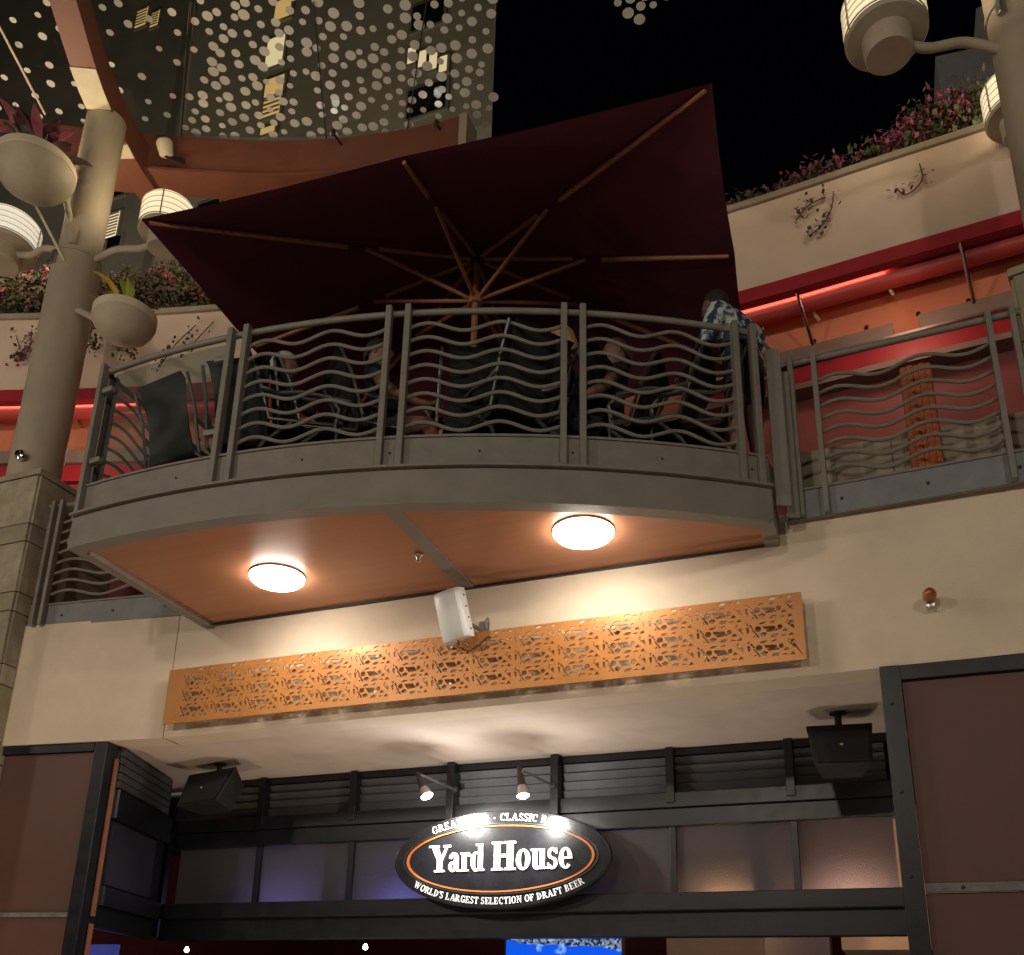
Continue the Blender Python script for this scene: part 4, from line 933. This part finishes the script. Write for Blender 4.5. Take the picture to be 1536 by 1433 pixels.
NAVY = fabric('navy_top', (.012, .018, .04)); BLK = fabric('black_top', (.012, .012, .014)); DKT = fabric('dark_trousers', (.015, .017, .022)); GRY = fabric('grey_top', (.30, .31, .30)); BRO = fabric('dark_blue_shirt', (.014, .022, .032))
sp = onY(1120, 600, 6.02)
person((sp.x, 6.02), R_(150), 'person in a blue and white floral shirt standing by the balcony end post', 'stand', [floral(), DKT, SKIN, SHO], hairm('hair_dark', (.02, .013, .01)), lean=.16, head_fwd=.10, bare_legs=True, girth=1.4)
def seated(a, dr, lab, mats, hair, **k):
    x, y = arc(a, AR - dr); f = Vector((cen.x, cen.y)) - Vector((x, y)); person((x, y), math.atan2(f.y, f.x) + k.pop('turn', 0), lab, 'seat', mats, hair, lean=-.12, **k)
seated(22.9, .58, 'person with long fair hair and dark top seated with back to the railing', [NAVY, DKT, SKIN, SHO], hairm('hair_fair', (.36, .21, .10)), hairlen=.12)
seated(26.6, .62, 'person in a black vest with bare arms seated behind the wavy bars', [BLK, DKT, SKIN, SHO], hairm('hair_brown', (.06, .03, .016)), bare_arms=True, turn=.5, hairlen=.05)
seated(11.6, .62, 'person in dark blue shirt and bare legs seated behind the paired posts', [BRO, DKT, SKIN, SHO], hairm('hair_black', (.012, .01, .009)), bare_legs=True, turn=-.6, bare_arms=True)
seated(4.6, .64, 'person with pale grey hair seated beside the glass bay', [DKT, DKT, SKIN, SHO], hairm('hair_grey', (.40, .40, .38)), hairlen=.03)

# ================================================================== stone piers, columns, lanterns, bowls
STN = [mat('stone_%d' % i, c, .75, var=.28, scale=3.5 + i, bump=.35, bscale=14) for i, c in enumerate(((.27, .235, .15), (.30, .255, .175), (.25, .215, .16), (.33, .285, .20)))]
CAPM = mat('stone_cap', (.30, .26, .18), .8, var=.2, scale=5, bump=.3)
tile_me = {}
def stone_pier(c, hw, hd, top, lab, rz=0.0):
    t = thing('stone_pier', lab, 'pier', (c[0], c[1], 0), 'stone piers under the round columns')
    Mr = Matrix.Rotation(rz, 3, 'Z'); C_ = Vector((c[0], c[1], 0))
    MB().box((c[0], c[1], (top - .06) / 2), (2 * hw - .05, 2 * hd - .05, top - .06), rz=rz).build('core', DARKM, t)
    MB().box((c[0], c[1], top - .03), (2 * hw + .03, 2 * hd + .03, .06), rz=rz).build('cap', CAPM, t, bevel=.01)
    z = top - .065; k = 0
    while z > .02:
        h = .50 if k % 2 == 0 else .185; h = min(h, z)
        for fc in range(4):
            ln = hw if fc % 2 == 0 else hd; off = hd if fc % 2 == 0 else hw
            cuts = [-ln + .012, random.choice((-.12, .0, .1)) * ln, ln - .012] if k % 2 == 0 else [-ln + .012, ln * random.choice((.2, -.3)), ln - .012]
            for i in range(2):
                a, b = cuts[i], cuts[i + 1]; key = (round(b - a, 3), round(h, 3), random.randrange(4))
                if key not in tile_me: tile_me[key] = unit_box('stone_tile', STN[key[2]], .005, (b - a - .008, .026, h - .008))
                M2 = Mr @ Matrix.Rotation(fc * math.pi / 2, 3, 'Z'); q = C_ + M2 @ Vector(((a + b) / 2, -off + .008 - random.uniform(0, .004), 0)); q.z = z - h / 2
                piece('stone_tile', tile_me[key], t, q, (0, 0, rz + fc * math.pi / 2))
        z -= h; k += 1
    return t
stone_pier((-7.60, 6.37), .55, .53, 6.40, 'tall stone tiled pier at the end of the cream wall carrying the lantern column')
prx = onY(1498, 500, 6.0); stone_pier((prx.x + .80, 6.42), .56, .52, 6.42, 'stone tiled pier ending the railing beside the brown cladding', R_(-14))
LC = Vector((-7.56, 6.2)); CR = .245
LCO = thing('round_column', 'cream round steel column with lanterns and bowl planters on the stone pier', 'column', (LC.x, LC.y, 6.4))
czl = onY(118, 395, 6.2).z
MB().lathe([(CR, 0), (CR, czl - 6.4)], (LC.x, LC.y, 6.4), 40).build('shaft', COLP, LCO, True)
MB().lathe([(CR + .012, 0), (CR + .012, .05), (CR - .03, .055)], (LC.x, LC.y, czl - .02), 40).build('collar', COLP, LCO, True)
MB().lathe([(CR - .03, 0), (CR - .03, 11.24 - czl)], (LC.x, LC.y, czl), 40).build('shaft', COLP, LCO, True)
bq = onY(33, 686, 5.96); MB().lathe([(.05, -.02), (.05, .02), (.03, .03), (.03, .05)], (bq.x + .02, bq.y - .03, bq.z), 14, Matrix.Rotation(R_(90), 3, 'X')).build('anchor', CHROME, LCO, True)
MB().box((LC.x - .06, LC.y - .24, czl - .10), (.07, .05, .16)).build('cleat', STEEL, LCO, bevel=.006)
MB().box((LC.x + .12, LC.y - .22, czl + .14), (.07, .05, .2)).build('cleat', COLP, LCO, bevel=.006)
RC = Vector((1.575, 6.40))
RCO = thing('round_column', 'cream round steel column rising past the flowering parapet with a lantern arm', 'column', (RC.x, RC.y, 6.42))
MB().lathe([(CR, 0), (CR, 5.2)], (RC.x, RC.y, 6.42), 40).build('shaft', COLP, RCO, True)
czr = onY(1480, 5, 6.2).z
MB().lathe([(CR + .012, 0), (CR + .012, .05), (CR, .055)], (RC.x, RC.y, czr), 40).build('collar', COLP, RCO, True)
MB().box((RC.x - .17, RC.y - .2, czr - .08), (.06, .05, .14), rz=.6).build('cleat', STEEL, RCO, bevel=.006)
GLOW = mat('lantern_glow', (.5, .47, .38), .6, emit=(1.0, .80, .50), estr=.88)
GLOWW = mat('lantern_glow_white', (.5, .5, .48), .6, emit=(1.0, .93, .78), estr=.62)
GLOWR = mat('lantern_ring', (.45, .42, .35), .6, emit=(1.0, .8, .5), estr=.28)
LBASE = mat('lantern_paint', (.40, .34, .25), .6, var=.1)
def lantern(c, colc, lab, glow, power, r=.30, armz=-.12):
    c = Vector(c); t = thing('lantern', lab, 'lantern', tuple(c), 'drum lanterns on the round columns')
    MB().lathe([(r, .0), (r * 1.0, .30), (r * .96, .32), (r * .94, .30), (r * .95, 0)], c, 36, close=True).build('shade', glow, t, True)
    for k in range(5):
        z = .01 + k * .07; MB().lathe([(r * .97, z), (r * 1.045, z - .012), (r * 1.045, z - .002), (r * .97, z + .012)], c, 36, close=True).build('louvre_ring', GLOWR if k else LBASE, t, True)
    for k in range(4):
        a = k * math.pi / 2 + .5; MB().box(c + Vector((math.cos(a) * r * 1.03, math.sin(a) * r * 1.03, .15)), (.012, .012, .32), rz=a).build('rib', LBASE, t)
    MB().lathe([(r * .99, 0), (r * 1.04, -.03), (r * .98, -.05), (r * .62, -.06), (r * .60, -.22), (r * .56, -.235), (.001, -.235)], c, 36).build('base', LBASE, t, True)
    d = Vector((colc.x, colc.y, c.z)) - c; d.z = 0; L_ = d.length; d.normalize(); side_ = Vector((-d.y, d.x, 0))
    pts = [c + d * (r * .55) + Vector((0, 0, armz)), c + d * (r * 1.1) + Vector((0, 0, armz - .02)), c + d * (L_ * .55) + Vector((0, 0, armz + .05)), c + d * (L_ * .8) + Vector((0, 0, armz - .01)), c + d * (L_ - CR + .04) + Vector((0, 0, armz + .05))]
    MB().tube([(Vector(a)) for a in dense3(pts)], .038, 10).build('arm', LBASE, t, True)
    lamp('lantern_bulb', 'POINT', c + Vector((0, 0, .36)), power, (1, .80, .52), t, .12)
    return t
def dense3(P, n=5):
    P = [Vector(p) for p in P]; out = []
    for i in range(len(P) - 1):
        p0, p1, p2, p3 = P[max(i - 1, 0)], P[i], P[i + 1], P[min(i + 2, len(P) - 1)]
        for k in range(n):
            t = k / n; out.append(.5 * ((2 * p1) + (p2 - p0) * t + (2 * p0 - 5 * p1 + 4 * p2 - p3) * t * t + (3 * p1 - p0 - 3 * p2 + p3) * t ** 3))
    return out + [P[-1]]
lantern(onY(6, 372, 6.0), LC, 'lit white drum lantern under the big bowl planter on the pier column', GLOWW, 85, .33)
lantern(onY(248, 348, 6.25), LC, 'lit cream drum lantern peeking over the parasol corner', GLOW, 42, .262)
lantern(onY(1329, 50, 6.0), RC, 'lit cream drum lantern on an arm above the flowering parapet', GLOW, 34, .29)
lantern(onY(1529, 172, 7.4), RC, 'lit cream drum lantern half hidden behind a round column', GLOW, 10, .26)
def bowl_planter(c, colc, r, lab, plant, armup=.05):
    c = Vector(c); t = thing('bowl_planter', lab, 'planter', tuple(c), 'bowl planters on the pier column')
    MB().lathe([(.001, -r * .74), (r * .3, -r * .71), (r * .58, -r * .58), (r * .82, -r * .38), (r * .95, -r * .17), (r, 0), (r * .97, .0)], c, 40).build('bowl', LBASE, t, True)
    MB().lathe([(r * .985, .004), (r * 1.02, .012), (r * 1.02, .085), (r * .97, .09), (r * .95, .01)], c, 40, close=True).build('rim', CREAM, t, True)
    MB().lathe([(.001, .05), (r * .95, .05)], c, 30).build('soil', DARKM, t)
    d = Vector((colc.x, colc.y, c.z)) - c; d.z = 0; L_ = d.length; d.normalize()
    MB().tube(dense3([c + d * (r * .9) + Vector((0, 0, .02)), c + d * (r * 1.05) + Vector((0, 0, .10)), c + d * (L_ * .75) + Vector((0, 0, .16 + armup)), c + d * (L_ - CR + .04) + Vector((0, 0, .22 + armup))]), .035, 10).build('arm', LBASE, t, True)
    plant(c + Vector((0, 0, .06)), r); return t
def blades(mb, c, n, L0, L1, wd, spread, lift=.6):
    for k in range(n):
        az = random.uniform(0, 6.283); L_ = random.uniform(L0, L1); d = Vector((math.cos(az), math.sin(az), 0)); s = Vector((-d.y, d.x, 0)); prev = None; ww = wd * random.uniform(.7, 1.2)
        st_ = c + d * random.uniform(0, spread)
        P = [st_ + d * (L_ * u * (.35 + .5 * u)) + Vector((0, 0, L_ * (lift * 1.7 * u - .75 * u * u))) for u in (0, .3, .6, .85, 1)]; Wd = (.5, 1, .9, .5, .05)
        mb.cur = random.choice((0, 0, 1)) if True else 0
        mb.add([p + s * ww * q * .5 + Vector((0, 0, .012)) for p, q in zip(P, Wd)] + [p for p in P] + [p - s * ww * q * .5 + Vector((0, 0, .012)) for p, q in zip(P, Wd)],
               [(i, i + 1, 5 + i + 1, 5 + i) for i in range(4)] + [(5 + i, 5 + i + 1, 10 + i + 1, 10 + i) for i in range(4)])
BRA = mat('bromeliad_dark', (.05, .012, .018), .5, var=.3); BRB = mat('bromeliad_pink', (.22, .04, .06), .5, var=.3); LG = mat('leaf_green', (.06, .10, .025), .6, var=.35); LY = mat('leaf_lime', (.22, .26, .03), .6, var=.3); LO = mat('leaf_yellow', (.42, .26, .02), .6, var=.2)
def pl_big(c, r):
    mb = MB(); blades(mb, c + Vector((.06, -.05, -.02)), 30, .26, .46, .17, .20, .85); o = mb.build('bromeliad', [BRA, BRB], None, True, at=tuple(c)); tag(o, 'dark maroon bromeliad growing in the big bowl planter', 'plant')
    mb = MB(); blades(mb, c, 60, .12, .30, .03, r * .8, .5); o = mb.build('leafy_plant', [LG, LY], None, True, at=tuple(c)); tag(o, 'low green leaves around the bromeliad in the big bowl planter', 'plant')
def pl_small(c, r):
    mb = MB(); blades(mb, c + Vector((.12, -.05, 0)), 10, .15, .34, .09, .12, .8); o = mb.build('leafy_plant', [LY, LO], None, True, at=tuple(c)); tag(o, 'yellow green leafy plant in the small bowl planter', 'plant')
    mb = MB(); blades(mb, c + Vector((-.12, 0, 0)), 9, .15, .28, .02, .1, .9); o = mb.build('leafy_plant', [mat('stem_red', (.25, .07, .03), .6), LG], None, True, at=tuple(c)); tag(o, 'sprig of red stems in the small bowl planter by its arm', 'plant')
bowl_planter(onY(186, 484, 5.75), LC, .285, 'cream half-round bowl planter with yellow leaves beside the column collar', pl_small, .5)
bowl_planter(onY(52, 258, 5.45), LC, .385, 'large cream bowl planter with maroon bromeliad above the white lantern', pl_big, -.3)
# ================================================================== steel beams and glass canopy
BZ = 11.2
CAN = thing('glass_canopy', 'dotted glass canopy on orange curved steel beams high above the balcony', 'canopy', (-7, 7, BZ))
ap = [onZ(*q, BZ) for q in ((88, -90), (114, 0), (155, 135), (202, 237), (234, 287), (275, 352))]
apl = [(p.x, p.y) for p in ap]
apd = dense(apl, 4)
MB().strip(apd, .27, BZ, BZ + .40).build('curved_beam', BEAM, CAN)
i0 = 6
MB().strip(apd[i0 + 1:i0 + 4], .275, BZ - .012, BZ - .002).build('cap_plate', CREAM, CAN); MB().strip(apd[i0 + 5:i0 + 7], .275, BZ - .012, BZ - .002).build('cap_plate', CREAM, CAN)
rp = [onZ(*q, 11.3) for q in ((-120, 222), (0, 233), (130, 246), (340, 262), (470, 262), (600, 248), (688, 228))]
rpd = dense([(p.x, p.y) for p in rp], 5)
MB().strip(rpd, .26, 11.3, 11.86).build('ring_beam', BEAM, CAN)
MB().strip(offs(rpd, -.05), .40, 11.255, 11.298).build('beam_flange', BEAM, CAN)
MB().box((rp[-1].x + .06, rp[-1].y + .1, 11.52), (.10, .3, .62)).build('end_plate', COLP, CAN)
CZ = 12.0
def z12(x, y): p = onZ(x, y, CZ); return Vector((p.x, p.y))
seam0, seam1 = z12(272, 205), z12(300, -140)
pane1 = [z12(-150, 170), z12(0, 178), z12(140, 192), z12(268, 204), z12(296, -140), z12(-150, -140)]
pane2 = [z12(276, 204), z12(420, 206), z12(560, 202), z12(690, 192), z12(742, 186), z12(741, 0), z12(740, -140), z12(304, -140)]
c3 = z12(948, 38); d1 = (z12(920, 0) - c3).normalized(); d2 = (z12(998, 0) - c3).normalized(); pane3 = [c3, c3 + d1 * 1.3, c3 + d1 * 1.3 + d2 * 1.3, c3 + d2 * 1.3]
def inside(p, poly):
    r = False; n = len(poly)
    for i in range(n):
        a, b = poly[i], poly[(i + 1) % n]
        if (a.y > p.y) != (b.y > p.y) and p.x < (b.x - a.x) * (p.y - a.y) / (b.y - a.y) + a.x: r = not r
    return r
def dots(poly, sp_, r0, r1, keep, margin=0):
    mb = MB(); x0, x1 = min(p.x for p in poly), max(p.x for p in poly); y0, y1 = min(p.y for p in poly), max(p.y for p in poly); j = 0; y = y0
    while y < y1:
        x = x0 + (j % 2) * sp_ / 2
        while x < x1 + .1:
            q = Vector((x + random.uniform(-.22, .22) * sp_, y + random.uniform(-.22, .22) * sp_))
            if random.random() < keep and inside(q, poly):
                r = random.uniform(r0, r1); n = 12; zq = CZ - .006 - random.random() * .006; mb.add([(q.x + r * math.cos(6.2832 * k / n), q.y + r * math.sin(6.2832 * k / n), zq) for k in range(n)], [tuple(range(n))])
            x += sp_
        y += sp_ * .87; j += 1
    return mb
for poly, sp_, r0, r1, keep in ((pane1, .30, .034, .050, .85), (pane2, .178, .038, .064, .95), (pane3, .145, .04, .068, .98)):
    MB().prism([tuple(p) for p in poly], CZ - .005, CZ + .012).build('glass_pane', CANG, CAN)
    o = dots(poly, sp_, r0, r1, keep).build('frit_dots', DOTM, CAN); o['kind'] = 'stuff'
MB().tube([(*pane2[-2], CZ + .05), (*(pane3[1]), CZ + .05), (*(pane3[2]), CZ + .05)], .04, 8).build('purlin', STEEL, CAN, True)
for (a, b) in (((272, 205), (288, 0)), ((490, 206), (470, 0)), ((610, 200), (640, 0))):
    p, q = z12(*a), z12(*b); MB().tube([(*p, CZ - .03), (*q, CZ - .03)], .008, 6).build('glazing_bar', DARKM, CAN)
for (a, b) in (((68, 172), (-30, -15)),): p, q = onZ(*a, 11.7), onZ(*b, 11.9); MB().tube([p, q], .014, 8).build('tie_rod', CREAM, CAN, True)
MB().tube([onY(97, 392, 5.97), onY(55, 312, 5.75), onY(30, 268, 5.6)], .014, 8).build('tie_rod', CREAM, CAN, True)
fq = onZ(247, 232, 11.25)
FL = thing('floodlight', 'small cream floodlight clipped to the ring beam by the curved beam', 'floodlight', tuple(fq))
MB().lathe([(.04, -.09), (.08, -.07), (.10, .07), (.085, .10), (.001, .08)], fq + Vector((0, 0, .08)), 18, Matrix.Rotation(R_(25), 3, 'X')).build('housing', CREAM, FL, True, bevel=0)
MB().tube([fq, fq + Vector((.06, .25, .12))], .03, 8).build('bracket', DARKM, FL)
for (x, y, e) in ((500, 200, 1.1), (655, 186, 1.1)):
    q = onZ(x, y, 11.72); f2 = thing('beam_uplight', 'small dark uplight on top of the ring beam, nearer the ' + ('floodlight' if x < 600 else 'beam end plate'), 'uplight', tuple(q), 'uplights along the ring beam')
    MB().lathe([(.015, -.04), (.025, -.03), (.03, .03), (.026, .04), (.001, .03)], q, 14).build('housing', DARKM, f2, True); MB().tube([q, (q.x, q.y + .3, 11.75)], .015, 6).build('bracket', DARKM, f2)
    lamp('uplight', 'SPOT', q + Vector((0, -.02, .09)), e, (1, .93, .82), f2, .05, (q.x + .1, q.y - .3, CZ), R_(160), .8)
# ================================================================== hotel tower behind
TW = thing('hotel_tower', 'tall taupe tower block behind the dotted canopy with a few lit windows', 'building', (-25, 26, 0))
tl = onY(741, 100, 25.0).x
MB().prism([(-70, 25), (tl, 25), (tl * 1.82, 45), (-70, 45)], 0, 75).build('wall', TOWER, TW)
MB().bx(-70, onY(268, 100, 24.6).x, 24.55, 24.98, 0, 75).build('wing_wall', TOWER2, TW)
def window(x, y, w_, h_, m, bars=0, Y=24.9):
    c = onY(x, y, Y); a = onY(x - w_ / 2, y, Y); b = onY(x + w_ / 2, y, Y); u = onY(x, y - h_ / 2, Y); d = onY(x, y + h_ / 2, Y)
    hw_, hh_ = (b.x - a.x) / 2, (u.z - d.z) / 2
    f = MB().bx(c.x - hw_ - .12, c.x + hw_ + .12, Y - .02, Y + .2, c.z - hh_ - .12, c.z + hh_ + .12).build('window', TOWER2, TW)
    MB().bx(c.x - hw_, c.x + hw_, Y - .05, Y - .022, c.z - hh_, c.z + hh_).build('pane', m, f)
    for k in range(bars):
        zz = c.z - hh_ + (k + .5) * 2 * hh_ / bars; MB().bx(c.x - hw_, c.x + hw_, Y - .09, Y - .052, zz - hh_ / bars * .3, zz + hh_ / bars * .3).build('blind_slat', TOWER2, f)
for args in ((213, 27, 14, 24, LITW, 6, 24.5), (233, 29, 10, 20, LITW, 6, 24.5), (104, 330, 9, 34, LITW2, 8, 24.5), (170, 338, 14, 34, LITW2, 8, 24.5), (171, 365, 18, 14, DARKGL, 0, 24.5),
             (425, 14, 22, 26, LITW, 0), (413, 78, 24, 40, LITW2, 0), (412, 130, 26, 24, LITW, 0), (408, 160, 24, 26, LITW, 4), (402, 196, 20, 8, LITW, 0), (395, 275, 34, 12, LITW2, 0),
             (618, 84, 11, 22, LITW2, 0), (634, 89, 11, 22, LITW2, 0), (650, 93, 11, 22, LITW2, 0), (665, 97, 11, 22, LITW2, 0),
             (642, 22, 46, 34, DARKGL, 0), (640, 150, 56, 40, DARKGL, 0), (182, 272, 16, 40, DARKGL, 0, 24.5), (116, 275, 14, 34, DARKGL, 0, 24.5), (75, 428, 20, 50, DARKGL, 0, 24.5), (155, 435, 22, 22, DARKGL, 0, 24.5), (310, 330, 30, 50, DARKGL, 0)):
    window(*args)
fm = mat('flood_glow', (1, .9, .7), .5, emit=(1, .82, .55), estr=4)
for x, near in ((-30, 'leftmost lit window column'), (-19, 'middle of the tower'), (-10, 'tower corner')):  # floodlights added out of view on the roof to brighten the tower wall
    t = thing('added_tower_floodlight', 'added unseen floodlight on the rear roof washing the tower wall below the ' + near, 'floodlight', (x, 12.5, 9.8), 'added floodlights washing the tower')
    MB().box((x, 12.5, 10.1), (.5, .25, .35), rx=R_(50)).build('housing', DARKM, t); MB().tube([(x, 12.6, 9.0), (x, 12.6, 10.1)], .05, 8).build('stand', DARKM, t)
    lamp('added_flood', 'AREA', (x, 12.6, 10.75), 950, (1, .87, .66), t, .4, (x - 1, 25, 38))
tag(MB().bx(-60, 20, 11.2, 21, 8.2, 9.0).build('rear_roof', TOWER2), 'low dark roof block between the parapet and the tower', 'building')

# ================================================================== planting on the parapet
LD = mat('leaf_dark', (.035, .05, .018), .6, var=.4); LB = mat('leaf_brown', (.10, .075, .04), .7, var=.4); LP = mat('bract_pink', (.30, .085, .15), .6, var=.3); LB2 = mat('leaf_tan', (.11, .08, .05), .7, var=.4); LP2 = mat('bract_dusky', (.26, .06, .10), .6, var=.3); STM = mat('stem', (.09, .06, .035), .8, var=.3)
def leaf(mb, c, s, mi):
    d = Vector((random.gauss(0, 1), random.gauss(0, 1), random.gauss(0, .8))).normalized(); u = d.orthogonal().normalized() * s * .34; t = d * s; n_ = d.cross(u).normalized() * s * .12
    mb.cur = mi; mb.add([c - t * .5, c + u, c + t * .5, c - u, c + n_], [(0, 1, 4), (1, 2, 4), (2, 3, 4), (3, 0, 4)])
def shrub(c, rx, ry, h, nb, nl, lab, pink=.2, seed=0, size=.06, pal=None):
    random.seed(seed); c = Vector(c); t = thing('bougainvillea', lab, 'shrub', tuple(c), 'flowering shrubs on the parapet')
    sm = MB(); fm_ = MB()
    for b in range(nb):
        az = random.uniform(0, 6.283); rr = math.sqrt(random.random()); tip = c + Vector((math.cos(az) * rx * rr, math.sin(az) * ry * rr, h * random.uniform(.45, 1.0) * (1 - .35 * rr)))
        root = c + Vector((random.uniform(-.3, .3) * rx, random.uniform(-.3, .3) * ry, -.05)); mid = root.lerp(tip, .55) + Vector((0, 0, h * .12))
        sm.tube([root, mid, tip], [.012, .008, .003], 5)
        pk = random.random() < pink; base_mi = 2 if pk else random.choice((0, 0, 1, 4))
        for k in range(nl):
            u = random.random() ** .7; p = (root.lerp(mid, u * 2) if u < .5 else mid.lerp(tip, u * 2 - 1)) + Vector((random.gauss(0, .05), random.gauss(0, .05), random.gauss(0, .05)))
            mi = random.choice((0, 1, 4, 4)) if u < .62 or not pk else random.choice((2, 2, 3))
            if not pk and random.random() < .04: mi = 3
            leaf(fm_, p, size * random.uniform(.7, 1.3), mi)
    sm.build('stems', STM, t); fm_.build('foliage', pal or [LD, LG, LP, LP2, LB], t)
def fpx(x, y):      # point on the coping: nearest plan vertex to this pixel's ray at coping height
    p = onZ(x, y, 9.29); return (p.x, p.y + .12, 9.28)
rs = ((1115, 318, .22, .30, 14, .15, 'sparse yellow green shrub at the parapet end by the parasol', 1), (1165, 303, .26, .26, 16, .5, 'low shrub with single pink blooms near the parasol', 2), (1215, 288, .30, .42, 20, .6, 'pink flowering shrub above the trailing vine with purple heads', 3),
      (1265, 272, .30, .38, 20, .55, 'pink flowering shrub in the middle of the parapet run', 4), (1312, 256, .28, .34, 20, .45, 'dusky shrub between the taller flowering ones', 5), (1362, 240, .34, .62, 26, .75, 'tall bright pink shrub rising into the night sky', 6),
      (1415, 222, .40, .95, 34, .45, 'tallest dusky shrub below the cream lantern', 7), (1465, 206, .40, .95, 34, .25, 'dense brownish shrub beside the round column', 8), (1530, 190, .40, .9, 26, .25, 'dense brownish shrub behind the round column', 9))
for (x, y, rx, h, nb, pk, lab, sd) in rs:
    shrub(fpx(x, y), rx, .22, h, nb, 46, lab, pk, sd, .07)
ls = ((-20, 498, .5, .9, 40, .12, 'dark tangled shrub on the parapet under the white lantern', 11), (60, 494, .45, .8, 36, .2, 'dark tangled shrub on the parapet behind the lantern column', 12), (150, 490, .45, .75, 36, .1, 'dark tangled shrub on the parapet behind the small bowl planter', 13), (235, 487, .45, .8, 40, .12, 'dark tangled shrub on the parapet beyond the small bowl planter', 14), (310, 484, .45, .8, 40, .1, 'dark tangled shrub on the parapet by the parasol edge', 15))
for (x, y, rx, h, nb, pk, lab, sd) in ls: shrub(fpx(x, y), rx, .25, h * 1.5, nb + 14, 120, lab, pk, sd, .058, [LB, LD, LP2, LB2, LB2])
def near_front(x, y):
    best = None
    for i in range(len(FD) - 1):
        a, b = Vector(FD[i]), Vector(FD[i + 1])
        for k in range(6):
            q = a.lerp(b, k / 6); r = ray(x, y); t = q.y / r.y; xx = EYE.x + r.x * t; d = abs(xx - q.x)
            if best is None or d < best[0]: best = (d, Vector((q.x, q.y, EYE.z + r.z * t)))
    return best[1]
def vine(pts, lab, seed, nl=40, pink=.5, size=.05):
    random.seed(seed); P = [near_front(*p) + Vector((0, -.035, 0)) for p in pts]; t = thing('trailing_vine', lab, 'vine', tuple(P[0]), 'vines trailing over the parapet')
    d = dense3(P, 4); MB().tube(d, .006, 5).build('stem', STM, t); mb = MB()
    for k in range(int(nl * 1.2)):
        p = d[min(len(d) - 1, int(len(d) * random.random() ** .6))] + Vector((random.gauss(0, .05), random.uniform(-.05, .0), random.gauss(0, .05))); leaf(mb, p, size * random.uniform(.7, 1.4), random.choice((2, 3, 3)) if random.random() < pink else random.choice((0, 1, 4)))
    mb.build('leaves', [LD, LG, LP, LP2, LB], t)
vine([(1250, 292), (1247, 318), (1235, 340), (1215, 356)], 'vine trailing low over the right parapet with purple flower heads', 21, 34)
vine([(1238, 300), (1215, 312), (1192, 335)], 'short leafy vine beside the low trailing one on the cream parapet', 22, 26, .3)
vine([(1378, 250), (1383, 275), (1362, 296), (1342, 288)], 'curved vine with two purple flowers below the tall pink shrub', 23, 16, .6)
vine([(30, 505), (36, 530), (22, 545)], 'thin vine hanging at the parapet near the stone pier', 24, 20, .5)
vine([(55, 500), (50, 525), (40, 540)], 'pinkish vine hanging left of the column shaft on the parapet', 25, 60, .7)
vine([(140, 492), (136, 515), (150, 528)], 'dark vine hanging behind the small bowl planter', 26, 45, .15)
vine([(190, 490), (185, 522), (205, 535)], 'dark vine hanging below the small bowl planter', 27, 40, .05)
vine([(300, 490), (265, 520), (240, 555)], 'long bare vine curving down the parapet behind the glass bay', 28, 24, .05)
vine([(325, 485), (300, 510), (285, 530)], 'short bare vine by the parasol edge', 29, 12, .05)
# grey gable seen past the round column
gz = onY(1403, 85, 10.5); g2 = onY(1490, 200, 10.5)
tag(MB().xz([(gz.x, g2.z), (gz.x, gz.z), (gz.x + .55, gz.z - .06), (gz.x + .55, gz.z + .6), (gz.x + 2.4, gz.z + .9), (gz.x + 2.4, g2.z)], 10.5, 12.5).build('rear_gable', GREYB), 'grey rooftop gable behind the flowering parapet and round column', 'roof')

# ================================================================== lamp posts added around the camera, out of view, to brighten the front
def added_plaza_lamp(x, y, h, power, lab, col=(1, .87, .71)):
    t = thing('added_plaza_lamp', lab, 'added lamp', (x, y, 0), 'added lamp posts on the plaza')
    MB().lathe([(.16, 0), (.16, .25), (.09, .3), (.07, h - .2), (.07, h)], (x, y, 0), 16).build('post', COLP, t, True)
    MB().lathe([(.12, h), (.24, h + .03), (.24, h + .05), (.12, h + .05)], (x, y, 0), 20).build('lamp_base', LBASE, t, True)
    MB().lathe([(.21, h + .05), (.21, h + .42), (.15, h + .5), (.001, h + .52)], (x, y, 0), 20).build('diffuser', GLOW, t, True)
    lamp('added_plaza_bulb', 'POINT', (x, y - .0, h + .75), power, col, t, .25)
added_plaza_lamp(-7.5, -2.5, 5.6, 500, 'added unseen lamp post on the plaza by the stone pier side')
added_plaza_lamp(-2.0, -5.5, 5.6, 660, 'added unseen lamp post on the plaza facing the oval sign')
added_plaza_lamp(5.0, -3.5, 5.6, 530, 'added unseen lamp post on the plaza on the brown cladding side')
added_plaza_lamp(-13.0, 1.5, 5.6, 330, 'added unseen lamp post on the plaza beyond the stone pier')

# unseen lights added in the paving before the entrance to brighten the soffits
for (x, y, e, c, lab) in ((-6.0, 5.0, 75, (1, .74, .45), 'added unseen paving light at the foot of the front, stone pier end'), (-3.9, 6.5, 72, (1, .85, .72), 'added unseen paving light before the oval sign'), (-.7, 6.5, 58, (1, .85, .72), 'added unseen paving light before the brown cladding')):
    t = thing('added_paving_light', lab, 'light', (x, y, 0), 'added paving lights before the entrance')
    MB().lathe([(.13, .001), (.13, .012), (.10, .014), (.10, .006)], (x, y, 0), 24).build('bezel', STEEL, t, True)
    MB().lathe([(.001, .007), (.10, .007)], (x, y, 0), 24).build('lens', GLOW, t)
    lamp('added_paving_bulb', 'SPOT', (x, y, .05), e, c, t, .10, (x + .1, 6.95, 3.76), R_(130), .7)
